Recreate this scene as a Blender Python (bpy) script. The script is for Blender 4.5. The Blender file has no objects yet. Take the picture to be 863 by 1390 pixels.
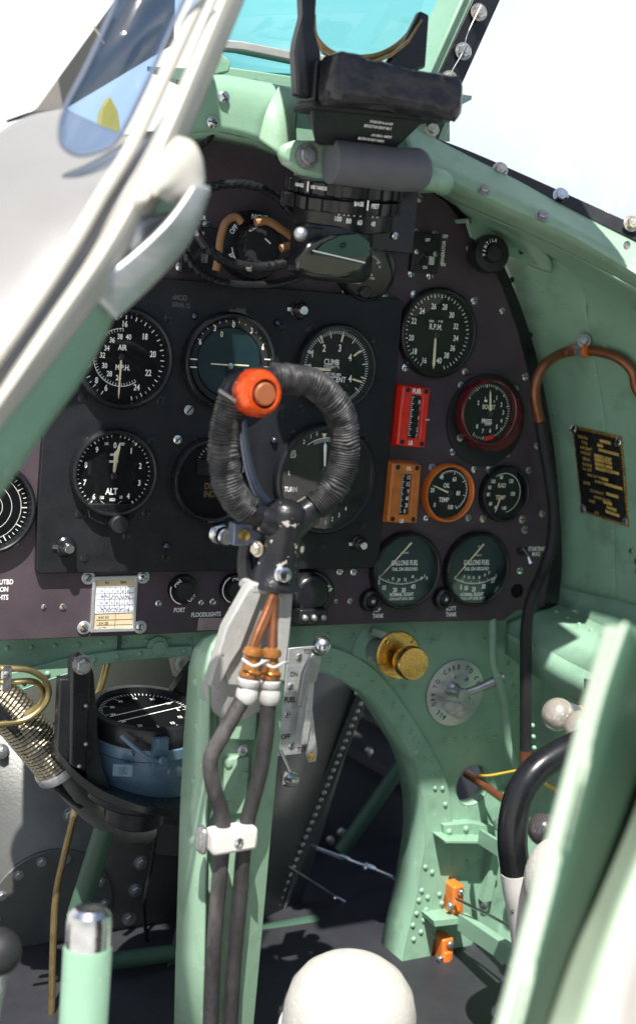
import bpy, math, random
from mathutils import Vector, Matrix, noise
random.seed(7)
PI = math.pi
V = Vector
scene = bpy.context.scene
COL = scene.collection

# ------------------------------------------------------------------ camera model
F_PX, CX, CY, DIST = 1700.0, 431.5, 695.0, 1.2
def rot_rows(yaw, pitch, roll):
    cy, sy, cp, sp, cr, sr = math.cos(yaw), math.sin(yaw), math.cos(pitch), math.sin(pitch), math.cos(roll), math.sin(roll)
    B = Matrix(((1,0,0),(0,0,-1),(0,1,0)))
    Ry = Matrix(((cy,0,-sy),(0,1,0),(sy,0,cy)))
    Rx = Matrix(((1,0,0),(0,cp,-sp),(0,sp,cp)))
    Rz = Matrix(((cr,-sr,0),(sr,cr,0),(0,0,1)))
    return Rz @ Rx @ Ry @ B
M = rot_rows(math.radians(28.3417), math.radians(8.4755), math.radians(4.9196))
MT = M.transposed()
CAM = -(MT @ V((0,0,1))) * DIST
def ray(px, py): return MT @ V(((px-CX)/F_PX, (py-CY)/F_PX, 1.0))
def P(px, py, Y=0.0):
    d = ray(px, py); return CAM + d*((Y-CAM.y)/d.y)
def PX(px, py, X):
    d = ray(px, py); return CAM + d*((X-CAM.x)/d.x)
def s_at(px, py, Y):            # metres per vertical picture pixel on plane Y
    return abs(P(px, py+5, Y).z - P(px, py-5, Y).z)/10
ZK = {'1':(0,0,.5006),'2':(380,0,.5597),'3':(0,350,.5006),'4':(380,220,.394),'5':(500,370,.4206),'6':(0,640,.5006),'7':(400,640,.5365),'8':(230,220,.3824),
      '1b':(0,860,.3476),'2b':(220,760,.3476),'3b':(200,1000,.4635),'4b':(540,860,.3743),'5b':(250,470,.336),'6b':(80,400,.2733),'7b':(380,130,.2549),'8b':(680,440,.2588)}
def z(k, x, y):
    a, b, s = ZK[k]; return (a+x*s, b+y*s)

# ------------------------------------------------------------------ materials
MATS = {}
def mat(name, col, rough=.5, metal=0., var=.12, vscale=30, bump=0., bscale=300, spec=.4, chips=0., chipcol=(.6,.62,.6), rvar=.1, coat=0., stretch=None, dirt=0., dirtcol=(.05,.045,.035)):
    m = bpy.data.materials.new(name); m.use_nodes = True
    nt = m.node_tree; N = nt.nodes; L = nt.links
    b = N['Principled BSDF']
    b.inputs['Metallic'].default_value = metal
    b.inputs['Specular IOR Level'].default_value = spec
    if coat: b.inputs['Coat Weight'].default_value = coat; b.inputs['Coat Roughness'].default_value = .15
    tc = N.new('ShaderNodeTexCoord'); src = tc.outputs['Object']
    if stretch:
        mp = N.new('ShaderNodeMapping'); mp.inputs['Scale'].default_value = stretch; L.new(src, mp.inputs[0]); src = mp.outputs[0]
    n = N.new('ShaderNodeTexNoise'); n.inputs['Scale'].default_value = vscale; n.inputs['Detail'].default_value = 8; n.inputs['Roughness'].default_value = .6
    L.new(src, n.inputs['Vector'])
    r = N.new('ShaderNodeValToRGB'); r.color_ramp.elements[0].position = .3; r.color_ramp.elements[1].position = .7
    c0 = [max(0, c*(1-var)) for c in col]; c1 = [min(1, c*(1+var)) for c in col]
    r.color_ramp.elements[0].color = (*c0, 1); r.color_ramp.elements[1].color = (*c1, 1)
    L.new(n.outputs[0], r.inputs[0]); out = r.outputs[0]
    def overlay(out, scale, lo, hi, color, det=6):
        n2 = N.new('ShaderNodeTexNoise'); n2.inputs['Scale'].default_value = scale; n2.inputs['Detail'].default_value = det; n2.inputs['Roughness'].default_value = .65
        L.new(src, n2.inputs['Vector'])
        mr = N.new('ShaderNodeMapRange'); mr.inputs[1].default_value = lo; mr.inputs[2].default_value = hi
        L.new(n2.outputs[0], mr.inputs[0])
        mx = N.new('ShaderNodeMix'); mx.data_type = 'RGBA'
        L.new(mr.outputs[0], mx.inputs[0]); L.new(out, mx.inputs[6]); mx.inputs[7].default_value = (*color, 1)
        return mx.outputs[2]
    if dirt: out = overlay(out, 22, .62-dirt*.1, .85, dirtcol, 9)
    if chips: out = overlay(out, 95, .74-chips*.12, .76-chips*.12, chipcol, 3)
    L.new(out, b.inputs['Base Color'])
    mr = N.new('ShaderNodeMapRange'); mr.inputs[3].default_value = max(.02, rough-rvar); mr.inputs[4].default_value = min(1, rough+rvar)
    L.new(n.outputs[0], mr.inputs[0]); L.new(mr.outputs[0], b.inputs['Roughness'])
    if bump:
        n3 = N.new('ShaderNodeTexNoise'); n3.inputs['Scale'].default_value = bscale; n3.inputs['Detail'].default_value = 5
        L.new(src, n3.inputs['Vector'])
        bp = N.new('ShaderNodeBump'); bp.inputs['Strength'].default_value = bump; bp.inputs['Distance'].default_value = .001
        L.new(n3.outputs[0], bp.inputs['Height']); L.new(bp.outputs[0], b.inputs['Normal'])
    MATS[name] = m; return m
mat('green', (.205,.35,.25), .42, var=.12, vscale=9, bump=.15, bscale=350, chips=.42, chipcol=(.34,.40,.34), dirt=1.0, dirtcol=(.10,.17,.12), coat=.1)
mat('green_highlight', (.42,.52,.40), .45, var=.06, vscale=20, dirt=.5, dirtcol=(.25,.33,.25))  # rail edges: sunlight put into a lighter copy of the green
mat('green_worn', (.25,.39,.275), .42, var=.10, vscale=14, bump=.2, bscale=300, chips=.6, chipcol=(.40,.42,.38), dirt=.8, dirtcol=(.12,.19,.14), coat=.1)
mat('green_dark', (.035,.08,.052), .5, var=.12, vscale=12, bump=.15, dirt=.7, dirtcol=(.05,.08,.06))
mat('panel_black', (.0115,.0125,.015), .46, var=.3, vscale=40, bump=.25, bscale=900, dirt=.2, dirtcol=(.03,.028,.026), spec=.3)
mat('panel_brown', (.060,.044,.054), .6, var=.2, vscale=25, bump=.6, bscale=1100, dirt=.3, dirtcol=(.085,.065,.075))
mat('black', (.010,.011,.013), .28, var=.3, bump=.08, rvar=.12)
mat('black_matt', (.012,.012,.014), .6, var=.3, bump=.2)
mat('black_worn', (.012,.012,.014), .3, var=.3, bump=.5, bscale=220, chips=.75, chipcol=(.35,.33,.3), rvar=.15)
mat('leather', (.022,.020,.024), .24, var=.5, vscale=60, bump=1., bscale=200, chips=.35, chipcol=(.25,.22,.2))
mat('dial_black', (.003,.0035,.004), .6, var=.1, spec=.15)
mat('dial_teal', (.007,.024,.029), .4, var=.2)
mat('white_mark', (.90,.90,.86), .6, var=.04)
mat('lume', (.80,.70,.46), .6, var=.1, vscale=200)
mat('red', (.62,.022,.012), .3, var=.12, vscale=60, chips=.35, chipcol=(.4,.35,.3), coat=.3)
mat('brass_print', (.55,.38,.10), .4, metal=.3, var=.3, vscale=150)
mat('dark_red', (.085,.007,.010), .25, var=.25, vscale=60, coat=.4)
mat('orange', (.62,.15,.02), .33, var=.2, vscale=50, chips=.4, chipcol=(.16,.05,.02), coat=.3)
mat('brown_orange', (.46,.135,.022), .35, var=.3, vscale=60, chips=.3, chipcol=(.1,.04,.02), coat=.2)
mat('button_orange', (.74,.085,.010), .25, metal=.5, var=.3, vscale=120, bump=.3, coat=.4, chips=.6, chipcol=(.9,.45,.25))
mat('button_brown', (.26,.085,.035), .4, var=.1)
mat('steel', (.62,.63,.64), .25, metal=1, var=.15, vscale=150, bump=.1)
mat('steel_dull', (.40,.41,.42), .42, metal=.9, var=.2, vscale=80, bump=.2)
mat('aluminium', (.58,.59,.60), .42, metal=.75, var=.12, vscale=60, bump=.2, stretch=(1,1,6))
mat('alloy_paint', (.36,.36,.345), .45, metal=.25, var=.12, vscale=40, bump=.3, chips=.45, chipcol=(.16,.15,.14), dirt=.5, dirtcol=(.2,.19,.17))
mat('white_paint', (.56,.54,.51), .4, var=.06, vscale=50, bump=.1, chips=.25, chipcol=(.25,.22,.2))
mat('ceramic', (.40,.385,.375), .38, var=.12, vscale=70, bump=.15, chips=.3, chipcol=(.32,.3,.28))
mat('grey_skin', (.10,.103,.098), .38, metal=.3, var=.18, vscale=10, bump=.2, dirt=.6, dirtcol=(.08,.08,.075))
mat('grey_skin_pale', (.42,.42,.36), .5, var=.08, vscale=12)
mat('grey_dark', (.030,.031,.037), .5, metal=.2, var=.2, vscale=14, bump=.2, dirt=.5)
mat('grey_pad', (.105,.105,.115), .62, var=.12, vscale=40, bump=.5, bscale=120)
mat('rubber', (.026,.025,.026), .55, var=.4, vscale=70, bump=.8, bscale=260, dirt=1.0, dirtcol=(.16,.145,.135), stretch=(1,1,.5))
mat('copper', (.24,.095,.045), .35, metal=.6, var=.3, vscale=60, bump=.1)
mat('bronze', (.42,.25,.10), .3, metal=.8, var=.3, vscale=80)
mat('brass', (.72,.47,.14), .27, metal=1, var=.25, vscale=90, bump=.2)
mat('steel_warm', (.55,.50,.42), .36, metal=1, var=.25, vscale=200, bump=.3, chips=.3, chipcol=(.12,.1,.08))
mat('steel_old', (.36,.36,.36), .45, metal=.9, var=.3, vscale=250, bump=.4)
mat('braid_metal', (.20,.18,.135), .36, metal=.85, var=.5, vscale=160)
mat('brass_dull', (.22,.16,.075), .4, metal=.6, var=.3, vscale=70)
mat('tan_wire', (.30,.15,.065), .6, var=.2)
mat('grey_lever', (.17,.20,.26), .3, metal=.35, var=.1, vscale=40)
mat('blue_paint', (.085,.145,.205), .3, var=.15, vscale=30, bump=.15, chips=.25, chipcol=(.3,.33,.36), coat=.2)
mat('blued_steel', (.06,.07,.10), .25, metal=.8)
mat('cord', (.024,.024,.026), .48, var=.5, vscale=120, bump=.4, bscale=500, dirt=.7, dirtcol=(.17,.165,.15))
mat('outer_skin', (.23,.225,.22), .38, metal=.15, var=.06, vscale=9, bump=.05, dirt=.3, dirtcol=(.3,.29,.27))
mat('outer_taupe', (.20,.185,.17), .5, var=.08, vscale=9)
mat('rim_cream', (.44,.42,.37), .45, var=.08, vscale=20, dirt=.4, dirtcol=(.4,.37,.3))
mat('paper_tan', (.58,.47,.30), .8, var=.1, vscale=60)
mat('paper', (.78,.80,.84), .8, var=.03, vscale=60)
mat('ink', (.03,.04,.16), .8, var=.1)
mat('print', (.06,.05,.04), .8)
mat('engraving', (.10,.10,.11), .7)
mat('placard_pale', (.30,.22,.22), .6, var=.2, vscale=120)
mat('amber_metal', (.36,.145,.035), .3, metal=.5, var=.3, vscale=90, bump=.2, chips=.5, chipcol=(.7,.5,.25), coat=.3)
mat('brass_olive', (.36,.29,.13), .33, metal=.85, var=.25, vscale=60)
mat('grey_duct', (.16,.16,.155), .4, metal=.4, var=.2, vscale=40, bump=.2)
mat('fleece', (.40,.39,.36), .9, var=.08, vscale=80, bump=.8, bscale=250)
mat('concrete', (.42,.41,.38), .9, var=.1, vscale=2, bump=.2, bscale=20)
mat('wire_red', (.25,.01,.015), .4)
mat('yellow', (.62,.42,.05), .5, var=.1)
mat('pearl', (.46,.42,.37), .2, metal=.5, var=.15, vscale=60, coat=.4)
mat('ball_dark', (.10,.09,.095), .16, metal=.5, var=.2, coat=.5)
def glass(name, tint, gl=.1, rough=.02, fr=True):
    m = bpy.data.materials.new(name); m.use_nodes = True; nt = m.node_tree; N = nt.nodes; L = nt.links
    N.clear(); o = N.new('ShaderNodeOutputMaterial'); t = N.new('ShaderNodeBsdfTransparent'); g = N.new('ShaderNodeBsdfGlossy')
    t.inputs[0].default_value = (*tint, 1); g.inputs['Roughness'].default_value = rough; g.inputs[0].default_value = (1,1,1,1)
    mx = N.new('ShaderNodeMixShader'); L.new(t.outputs[0], mx.inputs[1]); L.new(g.outputs[0], mx.inputs[2])
    f = N.new('ShaderNodeLayerWeight'); f.inputs['Blend'].default_value = .5
    pw_ = N.new('ShaderNodeMath'); pw_.operation = 'POWER'; pw_.inputs[1].default_value = 4.; L.new(f.outputs['Facing'], pw_.inputs[0])
    mu = N.new('ShaderNodeMath'); mu.operation = 'MULTIPLY_ADD'; mu.inputs[1].default_value = .9*gl; mu.inputs[2].default_value = .035*gl
    n = N.new('ShaderNodeTexNoise'); n.inputs['Scale'].default_value = 35; n.inputs['Detail'].default_value = 6
    ad = N.new('ShaderNodeMath'); ad.operation = 'MULTIPLY_ADD'; ad.inputs[1].default_value = .03; 
    L.new(pw_.outputs[0], mu.inputs[0]); L.new(n.outputs[0], ad.inputs[0]); L.new(mu.outputs[0], ad.inputs[2]); L.new(ad.outputs[0], mx.inputs[0])
    L.new(mx.outputs[0], o.inputs[0]); MATS[name] = m
glass('gauge_glass', (1,1,1), .9, .03)
glass('teal_glass', (.50,.85,.87), 1.0)
glass('clear_glass', (.93,.96,.96), 1.0)
glass('side_glass', (.66,.79,.97), 1.3)
glass('amber_glass', (.55,.55,.45), 1.6, .08)

# ------------------------------------------------------------------ mesh builder
ORIG = {}; SUB = {}
def tag(o, label=None, cat=None, group=None, kind=None):
    if label: o['label'] = label
    if cat: o['category'] = cat
    if group: o['group'] = group
    if kind: o['kind'] = kind
    return o
def thing(name, loc, label, cat, group=None):
    o = bpy.data.objects.new(name, None); COL.objects.link(o); o.location = loc; o.empty_display_size = .02
    ORIG[o.name] = V(loc); return tag(o, label, cat, group)
def frame_from_axis(a):
    a = V(a).normalized(); u = V((1,0,0)) if abs(a.x) < .9 else V((0,1,0))
    x = u.cross(a).normalized(); y = a.cross(x); return x, y, a
def catmull(pts, n=8, closed=False):
    pts = [V(p) for p in pts]; out = []; k = len(pts)
    if k < 3 and not closed:
        return [pts[0].lerp(pts[-1], i/n) for i in range(n+1)]
    rng = range(k) if closed else range(k-1)
    for i in rng:
        if closed: a, b, c, d = pts[(i-1)%k], pts[i], pts[(i+1)%k], pts[(i+2)%k]
        else: a, b, c, d = pts[max(i-1,0)], pts[i], pts[i+1], pts[min(i+2,k-1)]
        for j in range(n):
            t = j/n
            out.append(.5*((2*b)+(c-a)*t+(2*a-5*b+4*c-d)*t*t+(3*b-a-3*c+d)*t**3))
    if not closed: out.append(pts[-1])
    return out
_txt = {}
def text_geo(s):
    if s in _txt: return _txt[s]
    c = bpy.data.curves.new('t', 'FONT'); c.body = s; c.align_x = 'CENTER'; c.align_y = 'CENTER'; c.size = 1; c.offset = .022; c.resolution_u = 3
    o = bpy.data.objects.new('t', c); COL.objects.link(o); bpy.context.view_layer.update()
    dg = bpy.context.evaluated_depsgraph_get(); e = o.evaluated_get(dg); me = e.to_mesh()
    vs = [v.co.copy() for v in me.vertices]; fs = [tuple(p.vertices) for p in me.polygons]
    e.to_mesh_clear(); bpy.data.objects.remove(o); bpy.data.curves.remove(c)
    if vs:
        y0 = min(v.y for v in vs); y1 = max(v.y for v in vs); x0 = min(v.x for v in vs); x1 = max(v.x for v in vs)
        h = (y1-y0) or 1
        if s.strip('.-°') : h = max(h, .5)
        vs = [V(((v.x-(x0+x1)/2)/h*.9, (v.y-(y0+y1)/2)/h, 0)) for v in vs]
    _txt[s] = (vs, fs); return _txt[s]
class MB:
    def __init__(s): s.v = []; s.f = []; s.m = []; s.mats = []
    def mi(s, m):
        if m not in s.mats: s.mats.append(m)
        return s.mats.index(m)
    def add(s, vs, fs, m):
        o = len(s.v); s.v += [V(a) for a in vs]; k = s.mi(m)
        for f in fs: s.f.append(tuple(i+o for i in f)); s.m.append(k)
        return s
    def box(s, c, size, m, R=None):
        c = V(c); hx, hy, hz = [a/2 for a in size]; vs = []
        for x in (-hx,hx):
            for y in (-hy,hy):
                for q in (-hz,hz):
                    p = V((x,y,q)); p = (R @ p) if R else p; vs.append(c+p)
        return s.add(vs, [(0,1,3,2),(4,6,7,5),(0,4,5,1),(2,3,7,6),(0,2,6,4),(1,5,7,3)], m)
    def lathe(s, o, axis, prof, m, seg=32, sx=1., cap=True):
        x, y, a = frame_from_axis(axis); o = V(o); vs = []; fs = []
        for r, h in prof:
            for i in range(seg):
                t = 2*PI*i/seg; vs.append(o+x*(r*math.cos(t)*sx)+y*(r*math.sin(t))+a*h)
        n = len(prof)
        for j in range(n-1):
            for i in range(seg):
                k = (i+1) % seg; fs.append((j*seg+i, j*seg+k, (j+1)*seg+k, (j+1)*seg+i))
        if cap:
            if prof[0][0] > 1e-6: fs.append(tuple(reversed(range(seg))))
            if prof[-1][0] > 1e-6: fs.append(tuple(range((n-1)*seg, n*seg)))
        return s.add(vs, fs, m)
    def cyl(s, p0, p1, r, m, r1=None, seg=20):
        p0, p1 = V(p0), V(p1); L = (p1-p0).length
        return s.lathe(p0, p1-p0, [(r,0),(r if r1 is None else r1, L)], m, seg)
    def sphere(s, c, r, m, seg=24, axis=(0,0,1), sq=1.):
        n = 12; return s.lathe(c, axis, [(max(1e-5, r*math.sin(PI*i/n)), -r*sq*math.cos(PI*i/n)) for i in range(n+1)], m, seg)
    def tube(s, pts, r, m, seg=12, n=8, closed=False, smooth=True, rfun=None):
        path = catmull(pts, n, closed) if smooth else [V(p) for p in pts]
        k = len(path); vs = []; fs = []; pn = None; L = 0
        for i, p in enumerate(path):
            a = path[(i-1) % k] if (closed or i > 0) else path[i]; b = path[(i+1) % k] if (closed or i < k-1) else path[i]
            t = (b-a).normalized()
            if pn is None: x, y, _ = frame_from_axis(t)
            else:
                x = (pn - t*pn.dot(t)).normalized(); y = t.cross(x)
            pn = x
            if i: L += (p-path[i-1]).length
            for j in range(seg):
                th = 2*PI*j/seg; rr = r(i/(k-1)) if callable(r) else r
                if rfun: rr += rfun(L, th)
                vs.append(p+x*(rr*math.cos(th))+y*(rr*math.sin(th)))
        for i in range(k if closed else k-1):
            for j in range(seg):
                q = (j+1) % seg; i2 = (i+1) % k
                fs.append((i*seg+j, i*seg+q, i2*seg+q, i2*seg+j))
        if not closed: fs += [tuple(reversed(range(seg))), tuple(range((k-1)*seg, k*seg))]
        return s.add(vs, fs, m)
    def prism(s, pts, d, m):      # pts: list of world points (a planar outline), d: extrusion vector
        n = len(pts); d = V(d); pts = [V(p) for p in pts]
        vs = pts + [p+d for p in pts]
        fs = [tuple(range(n)), tuple(reversed(range(n, 2*n)))] + [(i, n+i, n+(i+1)%n, (i+1)%n) for i in range(n)]
        return s.add(vs, fs, m)
    def band(s, A, B, m, d=None):     # quad strip between two lists; d extrudes it
        n = len(A); A = [V(p) for p in A]; B = [V(p) for p in B]
        if d is None:
            return s.add(A+B, [(i, i+1, n+i+1, n+i) for i in range(n-1)], m)
        d = V(d); vs = A+B+[p+d for p in A]+[p+d for p in B]; fs = []
        for i in range(n-1):
            fs += [(i,i+1,n+i+1,n+i), (2*n+i,3*n+i,3*n+i+1,2*n+i+1), (i,2*n+i,2*n+i+1,i+1), (n+i,n+i+1,3*n+i+1,3*n+i)]
        fs += [(0,n,3*n,2*n), (n-1,3*n-1,4*n-1,2*n-1)]
        return s.add(vs, fs, m)
    def sheet(s, rows, m, n=6, nv=4):
        R = [catmull(r, n) for r in rows]; k = len(R[0]); cols = [catmull([r[i] for r in R], nv) for i in range(k)]
        h = len(cols[0]); vs = [cols[i][j] for j in range(h) for i in range(k)]
        return s.add(vs, [(j*k+i, j*k+i+1, (j+1)*k+i+1, (j+1)*k+i) for j in range(h-1) for i in range(k-1)], m)
    def text(s, t, c, h, m='white_mark', xs=.82, ang=0., R=None):   # centre c, cap height h, in a plane facing -Y unless R is given
        vs, fs = text_geo(t); c = V(c); out = []
        ca, sa = math.cos(ang), math.sin(ang)
        for v in vs:
            x, y = v.x*h*xs, v.y*h
            x, y = x*ca-y*sa, x*sa+y*ca
            p = V((x, 0, y)); out.append(c+((R @ p) if R else p))
        return s.add(out, fs, m)
    def screw(s, c, r, m='steel', axis=(0,-1,0), slot=True, h=.35):
        if m == 'steel': m = random.choice(['steel','steel','steel_warm','steel_old','steel_dull']); r *= random.uniform(.88,1.05); h *= random.uniform(.7,1.2)
        s.lathe(c, axis, [(r,0),(r,r*h*.5),(r*.72,r*h),(1e-5,r*h*1.15)], m, 14)
        if slot:
            x, y, a = frame_from_axis(axis); t = random.random()*PI; u = x*math.cos(t)+y*math.sin(t); w = a.cross(u)
            Rm = Matrix((u, w, a)).transposed()
            s.box(V(c)+a*(r*h*1.1), (r*1.6, r*.22, r*.14), 'black_matt', Rm)
        return s
    def hexbolt(s, c, r, m='steel', axis=(0,-1,0), h=.8, washer=True):
        if m == 'steel': m = random.choice(['steel','steel_warm','steel_old'])
        if washer: s.lathe(c, axis, [(r*1.35,0),(r*1.35,r*.2)], m, 18)
        x, y, a = frame_from_axis(axis)
        s.lathe(V(c)+a*r*.2, axis, [(r,0),(r,r*h*.8),(r*.85,r*h)], m, 6)
        s.lathe(V(c)+a*r*(h+.15), axis, [(r*.5,0),(r*.45,r*.15)], m, 12)
        return s
    def build(s, name, parent=None, bevel=0, solid=0, label=None, ang=35, flat=False):
        key = parent.name if parent is not None else None
        if key and (key, name) in SUB: parent = SUB[(key, name)]
        o = s._build(name, parent, bevel, solid, label, ang, flat)
        for a, b in (('dial','markings'),('needle','hub'),('lever','lever_ball'),('lever','lettering_'),('grip_ring','cord_binding'),('gun_button_ring','gun_button'),('rod','rod_knob'),
                     ('canopy','x'),('yoke','yoke_bolt'),('yoke','nut'),('hose_clamp','clamp_screw'),('knob_housing','setting_knob'),('lug','bolt'),('plate','lettering'),('verge_ring','card'),('locking_clamp','locking_lever'),
                     ('round_cover','bolt'),('arm','bolt'),('post_strip','bolt_'),('lamp_housing','lamp_cover'),('scale_drum','scale_markings'),('wire','turnbuckle'),('body','engraving'),('button','screw_')):
            if name == a and key: SUB[(key, b)] = o
        return o
    def _build(s, name, parent, bevel, solid, label, ang, flat):
        o0 = V((0,0,0)); q = parent
        while q is not None:
            if q.name in ORIG: o0 = ORIG[q.name]; break
            q = q.parent
        me = bpy.data.meshes.new(name)
        if parent is None:
            o0 = sum(s.v, V())/len(s.v); o0.z = min(v.z for v in s.v)
        me.from_pydata([v-o0 for v in s.v], [], s.f)
        for m in s.mats: me.materials.append(MATS[m])
        me.polygons.foreach_set('material_index', s.m); me.update()
        import bmesh
        bm = bmesh.new(); bm.from_mesh(me); bmesh.ops.recalc_face_normals(bm, faces=bm.faces); bm.to_mesh(me); bm.free()
        if not flat:
            me.polygons.foreach_set('use_smooth', [True]*len(me.polygons)); me.set_sharp_from_angle(angle=math.radians(ang))
        o = bpy.data.objects.new(name, me); COL.objects.link(o)
        if parent is not None: o.parent = parent
        else: o.location = o0; ORIG[o.name] = o0
        if solid:
            md = o.modifiers.new('s', 'SOLIDIFY'); md.thickness = solid; md.offset = 0
        if bevel:
            md = o.modifiers.new('b', 'BEVEL'); md.width = bevel; md.segments = 2; md.limit_method = 'ANGLE'; md.angle_limit = math.radians(40)
            md.harden_normals = False
        if label: o['label'] = label
        return o
YM, YB = .008, 0.0        # faces of the main panel and the blind flying panel

# ------------------------------------------------------------------ instrument panel
def PP(l, Y): return [P(x, y, Y) for x, y in l]
panel_out = [(-60,872),(210,861),(400,851),(533,845),(684,842),(700,829),(738,824),(748,760),(744,690),(734,600),(720,520),(703,450),(680,385),(650,328),(606,275),(550,235),(480,205),(380,185),(300,178),(200,178),(60,200),(-60,260)]
ip = thing('instrument_panel', P(330,860,YM), 'wide dark brown crackle painted instrument panel carrying the side gauges', 'instrument panel')
MB().prism(PP(panel_out, YM), (0,.004,0), 'panel_brown').build('panel_plate', ip, bevel=.0006)
mains = [(564,315),(590,318),(558,371),(583,374),(562,400),(643,408),(681,422),(550,499),(631,505),(712,511),(528,340),(468,396),(521,402),(569,269),(636,337),
 (625,523),(699,528),(614,613),(688,616),(728,605),(586,635),(643,637),(663,637),(717,638),(735,697),(578,703),(635,703),(655,704),(708,705),(712,719),(705,775),
 (456,816),(475,816),(461,776),(480,776),(20,736),(25,654),(60,824),(86,824),(215,819),(273,818),(289,817),(244,362),(275,366),(327,374),(280,305),(420,776)]
for x, y in mains:
    MB().screw(P(x, y, YM), (.0042 if random.random() < .6 else .0036)*(.75 if y > 800 else 1)).build('screw', ip)
# black rubber edge strip behind the panel's right side
edge = [(552,222),(615,262),(662,318),(694,385),(718,450),(736,520),(750,600),(759,690),(762,770),(756,826)]
inner = [(540,240),(600,275),(642,328),(670,385),(695,450),(712,520),(726,600),(736,690),(740,770),(734,826)]
es = thing('panel_edge_frame', P(750,826,.013), 'black curved frame strip along the right edge of the instrument panel', 'frame strip')
m = MB(); m.band(catmull(PP(edge,.013),5), catmull(PP(inner,.013),5), 'black', (0,.03,0)); m.build('frame_strip', es)
for x, y in [(668,300),(700,380),(725,455),(741,540),(753,640),(758,720)]:
    MB().screw(P(x-6,y,.0125), .003, 'black').build('rivet', es)

bp_out = [(54,779),(50,774),(52,690),(60,575),(72,470),(88,372),(94,367),(230,378),(540,405),(547,411),(535,545),(521,690),(514,765),(508,771),(325,775)]
bp = thing('blind_flying_panel', P(300,778,YB), 'raised black rectangular panel holding the six flight instruments', 'instrument panel')
MB().prism(PP(bp_out, YB), (0,.0075,0), 'panel_black').build('panel_plate', bp, bevel=.001)
for x, y in [(112,540),(219,544),(229,432),(118,598),(207,600),(108,697),(199,696),(172,727),(115,757),(226,756),(420,449),(508,466),(410,554),(399,589),(497,593),(491,712),(437,740),(385,445),(383,560)]:
    MB().screw(P(x,y,YB), .0042, 'black', h=.2).build('screw', bp)
for x, y in [(264,429),(377,438),(372,598),(226,741)]:
    MB().sphere(P(x,y,YB-.001), .0036, 'blued_steel', 16, (0,1,0)).build('dome_screw', bp)
for x, y in [(254,556),(239,596)]:
    MB().cyl(P(x,y,YB), P(x,y,YB)+V((0,-.004,0)), .003,'steel').screw(P(x,y,YB)+V((0,-.004,0)), .0045, 'steel').build('screw', bp)
for x, y, r in [(405,421,.0085),(90,742,.0085),(486,738,.0078)]:
    c = P(x,y,YB); m = MB()
    m.lathe(c, (0,-1,0), [(r*1.05,0),(r*1.05,.0015),(r*.85,.003),(r*.8,.006),(r*.62,.007)], 'black', 24)
    m.lathe(c+V((0,-.006,0)), (0,-1,0), [(r*.55,0),(r*.55,.005),(r*.45,.0062),(1e-5,.0062)], 'steel', 20)
    m.box(c+V((-r*1.1,-.001,0)), (r*.7,.002,r*.4), 'steel')
    m.build('fastener', bp)
c = P(297,724,YB); m = MB()
m.lathe(c, (0,-1,0), [(.0105,0),(.0105,.002),(.009,.004),(.006,.005),(.006,.010),(.0085,.012),(.0085,.018),(.007,.020),(1e-5,.020)], 'steel', 28)
m.build('fastener', bp, label='large chrome fastener beside the spade grip')
MB().text('MOD', P(246,404,YB-.0003), .005, 'engraving').text('SERIAL 12', P(246,414,YB-.0003), .004, 'engraving').text('A', P(236,404,YB-.0003), .004, 'engraving').build('engraved_marks', bp)
# lettering on the main panel
m = MB(); YT = YM-.0003
def T(m, s, px, py, hpx, Y=YT, mt='white_mark', xs=.85, ang=0.):
    m.text(s, P(px,py,Y), hpx*s_at(px,py,Y), mt, xs, ang)
for words in ([('PORT',244,828,6.2)],[('STBD',317,827,6.2)],[('FLOODLIGHTS',280,834,6.2)],[('REFLECTOR',264,294,6.5),('LIGHT',263,304,6.5)],[('GENERATOR',601,343,5.5)],[('OFF',604,321,5)],[('ON',601,359,5)],
    [('ON',711,719,5.5)],[('STARTING',728,745,6),('MAG',727,752,6)],[('TOP',511,828,6),('TANK',513,836,6)],[('BOTT',612,826,6),('TANK',612,834,6)],[('OUTBD',6,790,7),('ON',6,800,7),('LIGHTS',0,811,7)]):
    m = MB()
    for t,x,y,h in words: T(m,t,x,y,h,ang=PI/2 if t=='GENERATOR' else 0.)
    m.build('lettering', ip)
m = MB()
m.prism(PP([(270,839),(305,839),(303,855),(268,856)],YM-.0008),(0,.0008,0),'placard_pale')
m.build('small_label', ip)

# ------------------------------------------------------------------ gauges
def gauge(name, label, px, py, R, Y=YM, bez='black', depth=.010, face='dial_black', group='round gauges set in the panels', dome=True, inner=.85, tickfn=None, round_face=True):
    c = P(px, py, Y-depth*.8); c.y = Y; g = thing(name, c, label, 'gauge', group)
    m = MB(); i = inner
    m.lathe(c, (0,-1,0), [(R,0),(R,depth*.55),(R*.985,depth*.8),(R*.95,depth*.98),(R*.92,depth),(R*.895,depth*.93),(R*(i+.01),depth*.5),(R*i,depth*.28)], bez, 64, cap=False)
    m.build('bezel', g)
    MB().lathe(c, (0,-1,0), [(R*(i+.02), depth*.27),(1e-5, depth*.27)], face, 64, cap=False).build('dial', g)
    MB().lathe(c, (0,-1,0), [(R*.90, depth*.80),(R*.6,depth*.815),(1e-5, depth*.82)], 'gauge_glass', 64, cap=False).build('glass', g)
    yd = Y-depth*.27-.0003
    return g, c, yd
def polar(c, Y, r, deg):
    t = math.radians(deg); return V((c.x+r*math.sin(t), Y, c.z+r*math.cos(t)))
def tick(m, c, Y, r0, r1, deg, w, mt='white_mark'):
    a, b = polar(c,Y,r0,deg), polar(c,Y,r1,deg); t = (b-a).normalized(); n = V((t.z,0,-t.x))*w/2
    m.add([a-n,a+n,b+n,b-n], [(0,1,2,3)], mt)
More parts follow.
